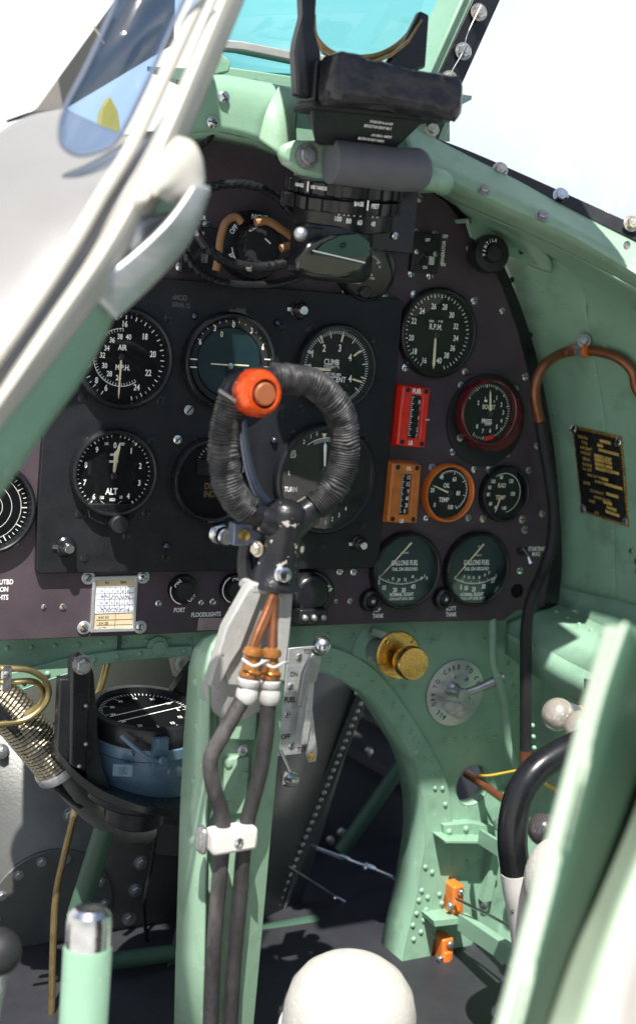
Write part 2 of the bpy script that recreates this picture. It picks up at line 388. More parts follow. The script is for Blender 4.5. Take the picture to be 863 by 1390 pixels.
def ticks(m, c, Y, R, a0, a1, n, r0, r1, w, major=0, r0m=None, wm=None, mt='white_mark'):
    for i in range(n+1):
        d = a0+(a1-a0)*i/n
        if major and i % major == 0: tick(m,c,Y,R*(r0m or r0),R*r1,d,wm or w,mt)
        else: tick(m,c,Y,R*r0,R*r1,d,w,mt)
def arc(m, c, Y, r0, r1, a0, a1, mt='white_mark', n=40):
    A = [polar(c,Y,r0,a0+(a1-a0)*i/n) for i in range(n+1)]; B = [polar(c,Y,r1,a0+(a1-a0)*i/n) for i in range(n+1)]
    m.band(A,B,mt)
def needle(g, c, Y, p0, p1, w0, w1, mt='lume', tip=True):
    Y = Y-.0012
    a, b = P(*p0,Y), P(*p1,Y); t = (b-a).normalized(); n = V((t.z,0,-t.x)); L = (b-a).length
    pts = [a-n*w0, a+n*w0, a+t*L*.85+n*w1, b, a+t*L*.85-n*w1]
    MB().prism(pts, (0,.0005,0), mt).build('needle', g)
def hub(g, p, Y, r=.003, mt='black'):
    c = P(*p, Y); MB().lathe(c,(0,-1,0),[(r,0),(r,.0018),(r*.6,.0024),(1e-5,.0024)],mt,16).build('hub', g)
def nums(m, k, L, h, Y, xs=.85, mt='white_mark'):
    for t, x, y in L:
        px, py = z(k,x,y); T(m,t,px,py,h,Y,mt,xs)

# air speed indicator
g, c, Y = gauge('airspeed_indicator', 'large airspeed dial with two rings of numbers, top left of the black panel', 171,487, .0445, YB)
m = MB()
nums(m,'6b',[('16',330,145),('18',430,208),('20',468,295),('22',445,388),('24',387,460),('6',235,463),('8',188,425),('10',148,345),('12',155,260),('14',228,165)], 8.6, Y)
nums(m,'6b',[('26',297,412),('28',252,392),('30',228,352),('32',218,300),('34',240,265),('36',266,225),('38',305,208),('40',347,210)], 7.6, Y)
nums(m,'6b',[('AIR',317,262),('M.P.H.',318,362)], 7.6, Y)
ticks(m,c,Y,.0375,-150,165,42,.93,.985,.0005,2,.895,.0008)
ci = P(*z('6b',312,312),Y); arc(m,ci,Y,.0246,.0251,0,-215,n=50); ticks(m,ci,Y,.0246,0,-215,34,.90,1,.0004)
m.build('markings', g); needle(g,c,Y,z('6b',312,305),z('6b',297,518),.0009,.0006); hub(g,z('6b',310,308),Y)
# altimeter
g, c, Y = gauge('altimeter', 'altimeter marked ALT with a setting knob below, under the airspeed dial', 157.5,643, .0395, YB)
m = MB()
nums(m,'6b',[('0',280,748),('1',360,775),('2',405,850),('3',400,935),('4',345,1000),('6',175,1003),('7',130,933),('8',135,845),('9',190,770)], 8, Y)
nums(m,'6b',[('ALT',262,977)], 9, Y); nums(m,'6b',[('100',238,740),('FEET',315,742),('1000 FT',276,795),('10000 FT',274,829)], 3.5, Y)
nums(m,'6b',[('100',215,1008),('1020',267,1018),('10',310,1006)], 4.2, Y)
ticks(m,c,Y,.0335,0,360,50,.94,.985,.0006,5,.915,.001)
ca = P(*z('6b',264,960),Y); arc(m,ca,Y,.0148,.0151,140,220,n=20)
m.build('markings', g)
needle(g,c,Y,z('6b',276,885),z('6b',304,735),.0004,.0012); needle(g,c,Y,z('6b',276,880),z('6b',290,770),.001,.0022); hub(g,z('6b',272,900),Y)
c2 = P(*z('6b',270,1120),YB); m = MB()
m.prism([c+V(((a),-.001,(b))) for a,b in [(-.024,-.027),(-.021,-.040),(-.010,-.046),(.010,-.046),(.021,-.040),(.024,-.027)]], (0,-.005,0), 'black')
m.build('knob_housing', g, bevel=.001)
k = P(*z('6b',290,1135),YB-.006)
MB().lathe(k,(0,-1,0),[(.008,-.002),(.008,.008),(.007,.009),(1e-5,.009)],'black_matt',24).build('setting_knob', g)
# artificial horizon
g, c, Y = gauge('artificial_horizon', 'gyro horizon dial with pale level bar and teal face, top middle of the black panel', 314,492, .0450, YB, inner=.88)
m = MB()
m.lathe(c+V((0,0,0)),(0,-1,0),[(.0305,.0031),(1e-5,.0031)],'dial_teal',48,cap=False)
m.build('horizon_disc', g)
m = MB(); Y2=c.y-.0050
nums(m,'8',[('0',228,577),('3',292,598),('3',162,590),('6',332,657),('6',110,638)], 8, Y2)
nums(m,'8',[('0',186,611)], 8, Y2, mt='lume')
for x0, s in ((88,1),(346,-1)):
    px, py = z('8',x0,714); cc = P(px,py,Y2)
    for dz in (-.0035,.0035): m.box(cc+V((s*-.0005,0,dz)),(.0065,.0003,.0011),'white_mark')
    arc(m,cc+V((s*-.0035,0,0)),Y2,.003,.0040,180 if s>0 else 0,360 if s>0 else 180,n=12)
ticks(m,c,Y2,.0385,-60,60,12,.93,.98,.0005)
m.build('markings', g)
m = MB()
a, b = P(*z('8',148,716),Y-.0018), P(*z('8',208,720),Y-.0018); m.box((a+b)/2,((b-a).length,.0004,.0012),'lume')
a, b = P(*z('8',228,720),Y-.0018), P(*z('8',282,722),Y-.0018); m.box((a+b)/2,((b-a).length,.0004,.0012),'lume')
m.build('horizon_bar', g)
cc = P(*z('8',216,724),Y-.0015)
MB().box(cc+V((0,.0002,-.014)),(.0055,.001,.028),'black').lathe(cc,(0,-1,0),[(.0028,0),(.0028,.001),(1e-5,.0012)],'steel',16).build('pivot_post', g)
MB().lathe(c+V((0,0,0)),(0,-1,0),[(.0372,.0045),(.0325,.0045),(.0318,.0033)],'black_matt',64,cap=False).build('inner_ring', g)
m = MB(); q = P(301,533,YB-.014); m.cyl(q,q+V((.011,0,-.006)),.0013,'white_paint').build('caging_pin', g)
# climb
g, c, Y = gauge('climb_indicator', 'rate of climb dial marked CLIMB, top right of the black panel', 459.5,500, .0418, YB)
m = MB()
nums(m,'4',[('1',112,660),('2',152,641),('3',206,641),('4',241,673),('0',102,708),('4',241,746)], 10, Y)
nums(m,'4',[('CLIMB',178,689)], 8.2, Y); nums(m,'4',[('THOUSANDS',177,706),('FEET PER MIN',182,731)],4,Y); nums(m,'4',[('DESCENT',188,748)],8,Y)
cn = P(*z('4',200,690),Y)
ticks(m,c,Y,.0355,-88,200,72,.89,.98,.0005,6,.80,.0009); m.build('markings', g)
m=MB()
for x0,y0,x1,y1 in ((140,598,148,624),(218,594,211,620),(277,650,254,668),(92,650,108,660),(250,748,282,758)):
    a,b=P(*z('4',x0,y0),Y-.0003),P(*z('4',x1,y1),Y-.0003);t=(b-a).normalized();n=V((t.z,0,-t.x))*.0009
    m.add([a-n,a+n,b+n,b-n],[(0,1,2,3)],'lume')
m.build('luminous_marks', g)
needle(g,c,Y,z('4',175,716),z('4',108,712),.0012,.0016); hub(g,z('4',190,717),Y)
# direction indicator
g, c, Y = gauge('direction_indicator', 'direction indicator dial mostly hidden behind the left side of the grip', 291,652, .0395, YB, face='dial_black')
m = MB(); nums(m,'5b',[('DIRECTION',150,566),('INDICATOR',150,598)], 9, Y, mt='brass_dull'); nums(m,'5b',[('7',68,497),('8',235,497)],10,Y)
q = P(*z('5b',135,480),Y); ticks(m,q,Y,.020,-90,90,18,.90,1,.0004)
m.build('markings', g)
MB().box(P(*z('5b',145,490),YB-.0042),(.045,.0006,.0145),'black').build('card_window', g)
# turn indicator
g, c, Y = gauge('turn_indicator', 'largest dial, the side slip and turn gauge, bottom right of the black panel', 444,650.5, .0540, YB)
m = MB()
nums(m,'5b',[('SIDE',437,427),('SLIP',441,444)],5.2,Y,mt='lume'); nums(m,'5b',[('TURN',430,578)],7,Y)
nums(m,'5b',[('2',484,386),('1',512,363),('5',536,352),('5',603,352),('1',627,363),('2',655,386),('1',570,712),('2',598,698),('3',625,682),('4',652,656),('3',490,700)],6,Y,xs=.8)
q = P(*z('5b',570,520),Y); arc(m,q,Y,.0352,.0358,-38,38); ticks(m,q,Y,.0352,-26,26,16,.90,1,.0005)
tri = [P(*z('5b',x,y),Y) for x,y in ((556,352),(576,352),(566,376))]; m.add(tri,[(0,1,2)],'lume')
nums(m,'5b',[('L',425,512),('R',680,512)],6,Y)
m.build('markings', g)
needle(g,c,Y,z('5b',568,485),z('5b',570,388),.0008,.0016,'white_mark'); needle(g,c,Y,z('5b',566,560),z('5b',440,640),.0009,.001); hub(g,z('5b',566,505),Y,.0045)
# rpm
g, c, Y = gauge('engine_speed_gauge', 'tall black dial marked R.P.M. numbered 16 to 40 on the brown panel', 596.3,452, .0445, YM, depth=.009, inner=.88)
m = MB()
nums(m,'4',[('16',497,683),('18',464,652),('20',452,605),('22',461,547),('24',489,513),('26',529,497),('28',567,499),('30',591,527),('32',605,566),('34',605,607),('36',594,641),('38',573,666),('40',547,684)], 8.2, Y)
nums(m,'4',[('R.P.M.',536,568)],8,Y); nums(m,'4',[('SPEED',521,548),('X 100',552,549)],3,Y)
ticks(m,c,Y,.0385,-155,160,48,.91,.97,.0006,2,.88,.0009)
m.build('markings', g); needle(g,c,Y,z('4',536,600),z('4',528,713),.0010,.0016); hub(g,z('4',536,598),Y)
# boost
rb = P(661,568,YM)
g, c, Y = gauge('boost_gauge', 'deep dark red bezel gauge marked BOOST on a black round mount', 664,560, .0345, YM-.016, bez='dark_red', depth=.010, inner=.89)
MB().lathe(P(658,570,YM),(0,-1,0),[(.0475,0),(.0475,.0025),(.0465,.003),(.035,.003)],'black_matt',56).lathe(P(660,566,YM),(0,-1,0),[(.035,.002),(.0335,.0155)],'dark_red',48).build('mount', g)
MB().screw(P(624,594,YM-.003),.0045).build('screw', g)
m = MB()
nums(m,'5',[('1',376,408),('2',354,420),('1',413,404),('2',428,426),('3',434,452),('4',428,478),('5',413,498),('6',392,510),('7',368,512),('8',350,496)],6.0,Y)
nums(m,'5',[('-',378,414),('+',405,416)],3,Y); nums(m,'5',[('BOOST',388,434)],6.4,Y,mt='lume'); nums(m,'5',[('PRESS.',382,480)],6.4,Y); nums(m,'5',[('LBS/SQ IN',384,491)],2.6,Y)
ticks(m,c,Y,.0285,-60,210,50,.90,.98,.0005,5,.86,.0008); m.build('markings', g); needle(g,c,Y,z('5',393,448),z('5',393,380),.0012,.0008); hub(g,z('5',390,455),Y)
m = MB(); arc(m,c,Y-.0002,.0245,.0290,155,180,'red',14); m.build('red_arc', g)
# oil temp
g, c, Y = gauge('oil_temperature_gauge', 'small round gauge with an orange bezel marked OIL TEMP', 610.5,669.8, .0303, YM, bez='orange', depth=.009, inner=.86)
m = MB()
nums(m,'5',[('0',213,750),('20',206,702),('40',235,660),('60',277,667),('80',289,712),('100',264,757)],6.2,Y)
nums(m,'5',[('OIL',252,687),('TEMP',243,733)],6.4,Y)
q=P(*z('5',262,705),Y); arc(m,q,Y,.0205,.0211,-35,150); ticks(m,q,Y,.0210,-35,150,20,.90,1,.0005,5,.82,.0008)
m.build('markings', g); needle(g,c,Y,z('5',262,712),z('5',206,686),.0011,.0005); hub(g,z('5',262,712),Y)
# radiator temp
g, c, Y = gauge('radiator_temperature_gauge', 'small round gauge with a dull dark bezel marked RAD TEMP', 686.5,670.7, .0300, YM, bez='black', depth=.009, inner=.86)
m = MB()
nums(m,'5',[('40',410,758),('60',393,746),('80',386,716),('90',390,694),('100',402,674),('90',428,661),('120',460,673),('130',465,714),('140',437,760)],5.4,Y,xs=.8)
nums(m,'5',[('RAD',430,687),('TEMP',425,726)],6.2,Y,mt='lume')
q=P(*z('5',436,712),Y); arc(m,q,Y,.0205,.0211,-35,165)
m.build('markings', g); needle(g,c,Y,z('5',424,730),z('5',408,775),.0009,.0005)
# fuel gauges
for nm, lab, px, py, rr, k in (('fuel_contents_gauge','fuel gauge marked GALLONS FUEL, the left one beside the TOP TANK button',552.6,775.4,.0400,0),
                            ('fuel_contents_gauge','fuel gauge marked GALLONS FUEL, the right one nearer the starting switch',649,773.4,.0400,1)):
    g, c, Y = gauge(nm, lab, px, py, rr, YM, face='dial_teal', depth=.010, inner=.88)
    m = MB()
    if k == 0:
        nums(m,'7',[('GALLONS FUEL',278,231)],7,Y,xs=.72); nums(m,'7',[('TAIL ON GROUND',278,247)],4.8,Y,xs=.8)
        nums(m,'7',[('10',226,294),('20',253,300),('30',275,300),('40',299,291),('5',213,280)],6.5,Y); nums(m,'7',[('10',248,271),('20',263,274),('30',279,273),('40',298,266)],4.2,Y)
        nums(m,'7',[('NORMAL FLIGHT',270,311)],5,Y,xs=.8); nums(m,'7',[('FORE & AFT LEVEL ZERO',270,322)],3.6,Y,xs=.8); nums(m,'7',[('UP FRONT',278,206),('E.F.',290,184)],2.6,Y,mt='lume')
        n0, n1, q, tp = (217,266),(296,180),(268,222),(332,290); 
        for x0 in (320,334):
            m.text('8',P(*z('7',x0,270),Y),.0035)
    else:
        nums(m,'7',[('GALLONS FUEL',460,230)],7,Y,xs=.72); nums(m,'7',[('TAIL ON GROUND',459,246)],4.8,Y,xs=.8)
        nums(m,'7',[('5',420,293),('10',433,295),('20',452,298),('30',477,291),('37',501,276)],6.5,Y,xs=.8); nums(m,'7',[('5',428,266),('10',440,268),('15',452,268),('20',466,268),('30',480,262),('37',491,256)],4.0,Y,xs=.7)
        nums(m,'7',[('NORMAL FLIGHT',448,311)],5,Y,xs=.8); nums(m,'7',[('FORE & AFT LEVEL ZERO',450,321)],3.6,Y,xs=.8); nums(m,'7',[('UP FRONT',462,212),('E.F.',466,190)],2.6,Y,mt='lume')
        n0, n1, q, tp = (401,274),(478,184),(452,222),(0,0)
    qq = P(*z('7',*((270,285) if k == 0 else (453,284))),Y)+V((0,0,.0566)); arc(m,qq,Y,.0563,.0568,151,209 if k == 0 else 207); ticks(m,qq,Y,.0566,151,209 if k == 0 else 207,20,.97,1.0,.0004,4,.95,.0006)
    m.build('markings', g); needle(g,c,Y,z('7',*n1),z('7',*n0),.0009,.0004,'lume')
# voltmeter top
g, c, Y = gauge('voltmeter', 'small black gauge partly hidden behind the gun sight lamp housing', *z('8',705,382), .0300, YM, depth=.012, inner=.78)
m = MB(); nums(m,'8',[('20',714,342),('30',738,358),('35',746,372),('REF NO 5A/1636',695,398),('PATT NO',712,412),('MADE IN',664,428)],3.2,Y)
q=P(*z('8',700,395),Y); arc(m,q,Y,.0165,.0169,-40,50,n=16); ticks(m,q,Y,.0165,-40,50,14,1,1.12,.0004); m.build('markings', g)
MB().lathe(P(*z('8',690,462),YM-.008),(0,-1,0),[(.006,-.006),(.006,.004),(.005,.005),(1e-5,.005)],'black',20).build('adjuster', g)
# left gauge
g, c, Y = gauge('oxygen_gauge', 'black gauge cut off by the left edge under the green arch', -14,690, .0405, YM)
m = MB(); ticks(m,c,Y,.034,0,360,48,.9,.98,.0005,4,.84,.0008)
for r_ in (.012,.020,.028): arc(m,c,Y,r_,r_+.0004,0,360)
m.build('markings', g)

# rectangular gauges
def rgauge(name, label, quad, slot, mt, texts, depth=.016, tick_side=-1):
    c = sum((P(x,y,YM) for x,y in quad),V())/4; g = thing(name, V((c.x,YM,c.z)), label, 'gauge')
    F = [P(x,y,YM-depth) for x,y in quad]; cc = sum(F,V())/4; Q = [cc+(q-cc)*1.07+V((0,depth,0)) for q in F]
    m = MB(); S = [P(x,y,YM-depth) for x,y in slot]
    vs = Q+F+S+[s+V((0,.006,0)) for s in S]
    fs = [(i,(i+1)%4,4+(i+1)%4,4+i) for i in range(4)]+[(4+i,4+(i+1)%4,8+(i+1)%4,8+i) for i in range(4)]+[(8+i,8+(i+1)%4,12+(i+1)%4,12+i) for i in range(4)]
    m.add(vs,fs,mt); m.build('case', g, bevel=.0018, ang=50)
    MB().add([s+V((0,.0055,0)) for s in S],[(0,1,2,3)],'dial_black').build('dial', g)
    MB().add([s+V((0,.0012,0)) for s in S],[(0,1,2,3)],'gauge_glass').build('glass', g)
    m = MB(); Yf = YM-depth
    for t,x,y,h,inn in texts:
        T(m,t,x,y,h,Yf+(.0051 if inn else -.0004))
    if tick_side:
        for i in range(19):
            t = .05+.9*i/18; a = S[0].lerp(S[3],t)+V((0,.0051,0)); b = S[1].lerp(S[2],t)+V((0,.0051,0)); w=.40 if i%3==0 else .28
            u0 = a.lerp(b,.18); u1 = a.lerp(b,w+.04); n=V((0,0,.00035)); m.add([u0-n,u1-n,u1+n,u0+n],[(0,1,2,3)],'white_mark')
    m.build('markings', g)
    for i,(u,v_) in enumerate(((.18,.94),(.84,.94),(.15,.06),(.85,.06))):
        p = F[3].lerp(F[2],u).lerp(F[0].lerp(F[1],u),v_); MB().screw(p+V((0,-.0002,0)),.0024,'black').build('screw', g)
    return g
rgauge('fuel_pressure_gauge','bright red upright gauge marked FUEL and LB with a slot scale',[(547,524),(584,527),(577,608),(539,604)],[(560,536),(575,538),(569,596),(554,594)],'red',
  [('FUEL',566,531,6.5,0),('LB',557,601,6,0),('10',570,546,6,1),('8',570,555,6,1),('6',568,567,6,1),('4',568,575,6,1),('2',566,583,6,1),('0',565,592,6,1),('SQ IN',580,570,2.6,0)])
rgauge('oil_pressure_gauge','orange brown upright gauge marked OIL with slot scale 30 to 150',[(533,629),(572,631),(566,710),(526,709)],[(547,644),(561,644),(556,699),(542,699)],'brown_orange',
  [('OIL',555,636,5.2,0),('LB',545,707,5.5,0),('150',556,648,6,1),('120',555,657,6,1),('90',555,667,6,1),('60',553,676,6,1),('30',552,686,6,1),('0',549,694,6,1)])

# ------------------------------------------------------------------ switches and small fittings on the panel
def knob_dimmer(label, k, x, y, R, texts, h=.02, name='dimmer_knob'):
    px,py = z(k,x,y); c = P(px,py,YM-h*.55); c.y = YM; g = thing(name, c, label, 'knob')
    MB().lathe(c,(0,-1,0),[(R,0),(R,h*.35),(R*.93,h*.5),(R*.60,h*.52)],'black',40).build('base', g)
    m = MB(); m.lathe(c,(0,-1,0),[(R*.60,h*.4),(R*.58,h*.95),(R*.52,h),(1e-5,h)],'black_matt',28)
    for i in range(22):
        t=2*PI*i/22; m.box(c+V((R*.585*math.cos(t),-h*.75,R*.585*math.sin(t))),(R*.06,h*.5,R*.06),'black_matt')
    m.build('cap', g)
    m = MB()
    for t,dx,dz,s,a in texts: m.text(t,c+V((dx*R,-h*.505-.0003,dz*R)),R*s,'white_mark',.9,a)
    return g, m, c
g, m, c = knob_dimmer('black dimmer knob engraved OFF and NIGHT among the loose cables','8',308,296,.031,
  [('NIGHT',.06,.80,.15,0),('OFF',-.72,.38,.15,.95),('DIM',-.70,-.42,.14,2.1)], h=.032)
arc(m,c,c.y-.032*.505-.0003,.0225,.0235,215,260,n=12); m.box(c+V((.004,-.0325,.004)),(.007,.0004,.0012),'white_mark',Matrix.Rotation(.6,3,'Y')); m.build('markings', g)
g, m, c = knob_dimmer('small black floodlight knob over the word PORT','6',500,322,.0140,[('ON',-.45,.42,.34,.9),('OFF',.55,-.52,.34,.8)],.012,'floodlight_knob')
arc(m,c,c.y-.0063,.0128,.0138,190,285,n=14); m.build('markings', g)
g, m, c = knob_dimmer('small black floodlight knob half hidden behind the control column','6',640,320,.0145,[('ON',0,.62,.34,.1)],.012,'floodlight_knob')
arc(m,c,c.y-.0063,.0128,.0138,200,330,n=14); m.build('markings', g)
def switch(label, px, py, w, h, lab, lean):
    c = P(px,py,YM); g = thing('toggle_switch', c, label, 'switch')
    MB().box(c+V((0,-.003,0)),(w,.006,h),'black').build('base_plate', g, bevel=.0008)
    MB().cyl(c+V((0,-.004,0)),c+V((0,-.016,lean)),.0022,'steel',.003).box(c+V((0,-.016,lean*1.1)),(.006,.003,.008),'steel').build('toggle', g)
    if lab:
        m=MB()
        for t,dz in lab: m.text(t,c+V((0,-.0065,dz)),.0032)
        m.build('markings', g)
    for s in (-1,1): MB().screw(c+V((s*w*.36,-.006,0)),.0026).build('screw', g)
switch('black square generator switch with OFF on its plate, right of the gun sight',573.5,343,.030,.038,[('OFF',.012),('ON',-.014)],-.007)
switch('black reflector light switch beside the loose cables on the left',*z('8',100,315),.034,.042,[('ON',.015)],-.006)
c = P(708,748,YM); g = thing('toggle_switch', c, 'bare steel starting magneto toggle next to the words STARTING MAG','switch')
MB().lathe(c,(0,-1,0),[(.0075,0),(.0075,.0008),(.003,.001)],'black',20,sx=.6).build('slot', g)
MB().cyl(c+V((0,0,.003)),c+V((.001,-.010,-.004)),.0022,'steel',.0018).cyl(c+V((.001,-.010,-.004)),c+V((.003,-.013,-.011)),.002,'steel',.0034).build('toggle', g)
for lab, px, py in (('round push button over the words TOP TANK',500.5,814),('round push button over the words BOTT TANK',599,811)):
    c = P(px,py,YM); g = thing('push_button', c, lab, 'button', 'fuel tank push buttons')
    MB().lathe(c,(0,-1,0),[(.0115,0),(.0115,.002),(.0105,.007),(.008,.009),(.007,.008),(.0065,.005)],'black',32,cap=False).build('ring', g)
    MB().lathe(c,(0,-1,0),[(.0063,.001),(.0063,.007),(.005,.0085),(1e-5,.0088)],'black_matt',24).build('button', g)
    MB().screw(c+V((0,-.0088,0)),.002,'steel',slot=False).build('screw', g)
c = P(701,802,YM); g = MB().lathe(c,(0,-1,0),[(.0075,0),(.0075,.0012),(.006,.0012),(.0058,.0002)],'dial_black',24); g = tag(g.build('hole_disc'),'small round hole drawn as a black plug at the bottom right of the panel','disc')  # open hole; its dark inside is given as black colour
# round ventilator knob
c = P(663,345,-.02); g = thing('ventilator_knob', c, 'round black knob with engraved ring at the panel top right','knob')
ax = V((-.25,-1,.0)).normalized()
m = MB().lathe(c,ax,[(.016,-.018),(.0185,-.004),(.0185,.006),(.017,.009),(.009,.009),(.0085,.014),(.007,.016),(1e-5,.016)],'black',36); m.build('body', g)
m = MB()
for i,ch in enumerate('VENTILATOR'):
    a = -100+i*18; t=math.radians(a); q = c+V((.013*math.sin(t),0,.013*math.cos(t)))+ax*.0095
    q.y = c.y-.0098-(q.x-c.x)*-.25
    m.text(ch,q,.0034,'white_mark',.9,-t)
m.build('lettering', g)
# undercarriage indicator behind column
c = P(413,806,YM); g = thing('morse_switch_box', c, 'black knobbly switch box just right of the column above the fork','switch')
MB().lathe(c,(0,-1,0),[(.031,0),(.031,.004),(.029,.006)],'black',40,sx=.8).build('base', g)
MB().lathe(c+V((0,0,.003)),(0,-1,0),[(.020,0),(.020,.012),(.017,.018),(.009,.02),(1e-5,.02)],'black',30).box(c+V((0,-.012,-.018)),(.030,.022,.016),'black').build('body', g, bevel=.002)
for s in (-1,0,1): MB().sphere(c+V((s*.010,-.024,-.018)),.0035,'steel_dull',14).build('key', g)
MB().screw(c+V((.023,-.006,.006)),.004).build('screw', g)

# compass correction card
g = thing('deviation_card_holder', P(158,858,YM), 'aluminium framed card with a white handwritten paper below the black panel','card holder')
Q = [(127,783),(188,781),(184,857),(123,859)]
m = MB(); o = PP(Q,YM-.003); cc=sum(o,V())/4; i_=[cc+(q-cc)*.87 for q in o]
m.add(o+i_+[q+V((0,.003,0)) for q in o]+[q+V((0,.002,0)) for q in i_],[(i,(i+1)%4,4+(i+1)%4,4+i) for i in range(4)]+[(i,8+i,8+(i+1)%4,(i+1)%4) for i in range(4)]+[(4+i,4+(i+1)%4,12+(i+1)%4,12+i) for i in range(4)],'aluminium')
for x,y in ((120,784),(194,783),(114,852),(190,851)):
    m.lathe(P(x,y,YM),(0,-1,0),[(.0062,0),(.0062,.0015)],'aluminium',20)
m.build('frame', g, bevel=.0004)
for x,y in ((120,784),(194,783),(114,852),(190,851)): MB().screw(P(x,y,YM-.0015),.004).build('screw', g)
MB().add([q+V((0,.0022,0)) for q in i_],[(0,1,2,3)],'paper_tan').build('card', g)
MB().prism(PP([(131,797),(184,795),(182,831),(129,833)],YM-.0014),(0,.0002,0),'paper').build('paper_slip', g)
m = MB(); Yc = YM-.0018
for yy in (797.5,806,814,822,830.5):
    a,b=P(131,yy,Yc),P(183,yy-1.5,Yc); n=V((0,0,.0002)); m.add([a-n,b-n,b+n,a+n],[(0,1,2,3)],'print')
for xx in (143,150,157,164,171,177):
    a,b=P(xx,797,Yc),P(xx-2,831,Yc); n=V((.0002,0,0)); m.add([a-n,b-n,b+n,a+n],[(0,1,2,3)],'print')
for yy in (842,849):
    a,b=P(131,yy,Yc+.0008),P(180,yy-1.5,Yc+.0008); n=V((0,0,.0002)); m.add([a-n,b-n,b+n,a+n],[(0,1,2,3)],'print')
a,b=P(157,833,Yc+.0008),P(156,855,Yc+.0008); n=V((.0002,0,0)); m.add([a-n,b-n,b+n,a+n],[(0,1,2,3)],'print')
T(m,'For',146,791,4,Yc+.0008,'print'); T(m,'Steer',168,790,4,Yc+.0008,'print')
for t,x,y in (('N.W. 315',141,838),('S.W. 225',141,846),('W. 270',139,853)): T(m,t,x,y,3.4,Yc+.0008,'print')
m.build('printed_lines', g)
m = MB()
for r_,yy in enumerate((802,810,818,826)):
    for cx_ in range(6):
        x0 = 139+cx_*7-r_*.4
        if r_ in (0,2): T(m,random.choice(['N','E','NE','30','60']) if cx_ else 'For',x0,yy,2.8,Yc-.0001,'ink'); continue
        pts=[P(x0-2.6+q*1.0,yy+random.uniform(-2.2,2.2),Yc-.0001) for q in range(6)]
        for a,b in zip(pts,pts[1:]):
            t=(b-a).normalized(); n=V((t.z,0,-t.x))*.00025; m.add([a-n,a+n,b+n,b-n],[(0,1,2,3)],'ink')
m.build('handwriting', g)
#SPLIT
# ------------------------------------------------------------------ lower frame below the panel
def rivets(parent, pts, r=.0028, mt='green', axis=(0,-1,0), name='rivet_row'):
    for p in pts: MB().lathe(p, axis, [(r,0),(r*.8,r*.45),(r*.4,r*.7),(1e-5,r*.75)], mt, 10).build('rivet', parent)
def along(pts, n):
    path = catmull(pts, 10); d=[0]
    for a,b in zip(path,path[1:]): d.append(d[-1]+(b-a).length)
    out=[]
    for i in range(n):
        t=d[-1]*i/(n-1); k=0
        while k < len(d)-2 and d[k+1] < t: k+=1
        out.append(path[k].lerp(path[k+1], (t-d[k])/max(1e-9,d[k+1]-d[k])))
    return out
YF = .030
lf = thing('lower_frame', P(600,1250,YF), 'pale green riveted fuselage frame with two arches below the panel', 'airframe')
archL = [(-60,985),(0,950),(45,931),(70,922),(120,906),(167,897),(215,892),(262,890)]
archR = [(428,911),(452,917),(477,931),(500,946),(520,966),(540,998),(562,1036),(574,1085),(577,1137),(570,1189),(562,1234),(547,1300),(530,1420)]
out = [(-60,840),(-60,985)]+archL[1:]+[(262,1420),(345,1420),(428,1420),(428,911)]+archR[1:]+[(690,1420),(800,1420),(800,840)]
# left band, centre and right plate are each a prism so every outline stays simple
def seg(outl, Y, d, mt='green', name='web', par=None, bev=.0006): return MB().prism(PP(outl,Y),(0,d,0),mt).build(name, par or lf, bevel=bev)
# right web with a true round hole: built as a strip ring around the hole
holec = P(641,1066,YF); hr = .0235
seg([(-60,800)]+archL+[(262,800)], YF, .003, name='arch_web')
seg([(262,800),(262,925),(428,925),(428,800)], YF, .003, name='centre_web')

# right web: outline (outer) minus hole, made by splitting at the hole's height
holepts = [holec+V((hr*.94*math.cos(2*PI*i/40),0,hr*math.sin(2*PI*i/40))) for i in range(40)]
def zof(p): return p.z
Lp = PP([(428,800)]+archR,YF)
split_l = P(568,1062,YF); split_r = P(800,1075,YF)
up = [p for p in Lp if p.z > holec.z]; dn = [p for p in Lp if p.z <= holec.z]
sl = V((up[-1].x+(dn[0].x-up[-1].x)*((up[-1].z-holec.z)/(up[-1].z-dn[0].z)), YF, holec.z)); sr = V((P(830,1075,YF).x, YF, holec.z))
upper = up+[sl]+[holepts[i] for i in range(20,-1,-1)]+[sr, P(830,800,YF)]
lower = [sl]+dn+[P(830,1420,YF), sr]+[holepts[i] for i in range(40-0-1,19,-1)]
lower = [sl]+dn+[P(830,1420,YF), sr, holepts[0]]+[holepts[i] for i in range(39,19,-1)]
MB().prism(upper,(0,.003,0),'green').prism(lower,(0,.003,0),'green').build('side_web', lf)
MB().band(holepts+[holepts[0]],[p+V((0,.016,0)) for p in holepts+[holepts[0]]],'green').build('hole_lip', lf, solid=.0012)
# raised flanges that follow the arches
def flange(inner_l, outer_l, Y, name, depth=.012, mt='green'):
    A = catmull(PP(inner_l,Y),5); B = catmull(PP(outer_l,Y),5); n=min(len(A),len(B))
    m = MB(); m.band(A[:n],B[:n],mt,(0,depth,0)); o = m.build(name, lf, bevel=.0012)
    m = MB(); m.band(A[:n],[p+V((0,.045,0)) for p in A[:n]],mt); m.build('flange_lip', lf, solid=.0015); return o
flange(archL,[(-60,935),(0,917),(42,907),(68,900),(97,893),(135,887),(174,882),(262,877)],YF-.006,'arch_flange')
outerR = [(428,876),(462,882),(495,899),(520,920),(545,952),(577,1002),(602,1050),(612,1090),(614,1137),(610,1189),(598,1240),(586,1300),(570,1420)]
flange(archR, outerR, YF-.006,'arch_flange')
rivets(lf, along(PP([(10,880),(60,878),(120,874),(200,870),(258,868)],YF),9))
rivets(lf, along(PP([(0,935),(60,916),(120,897),(190,888),(250,884)],YF-.006),9))
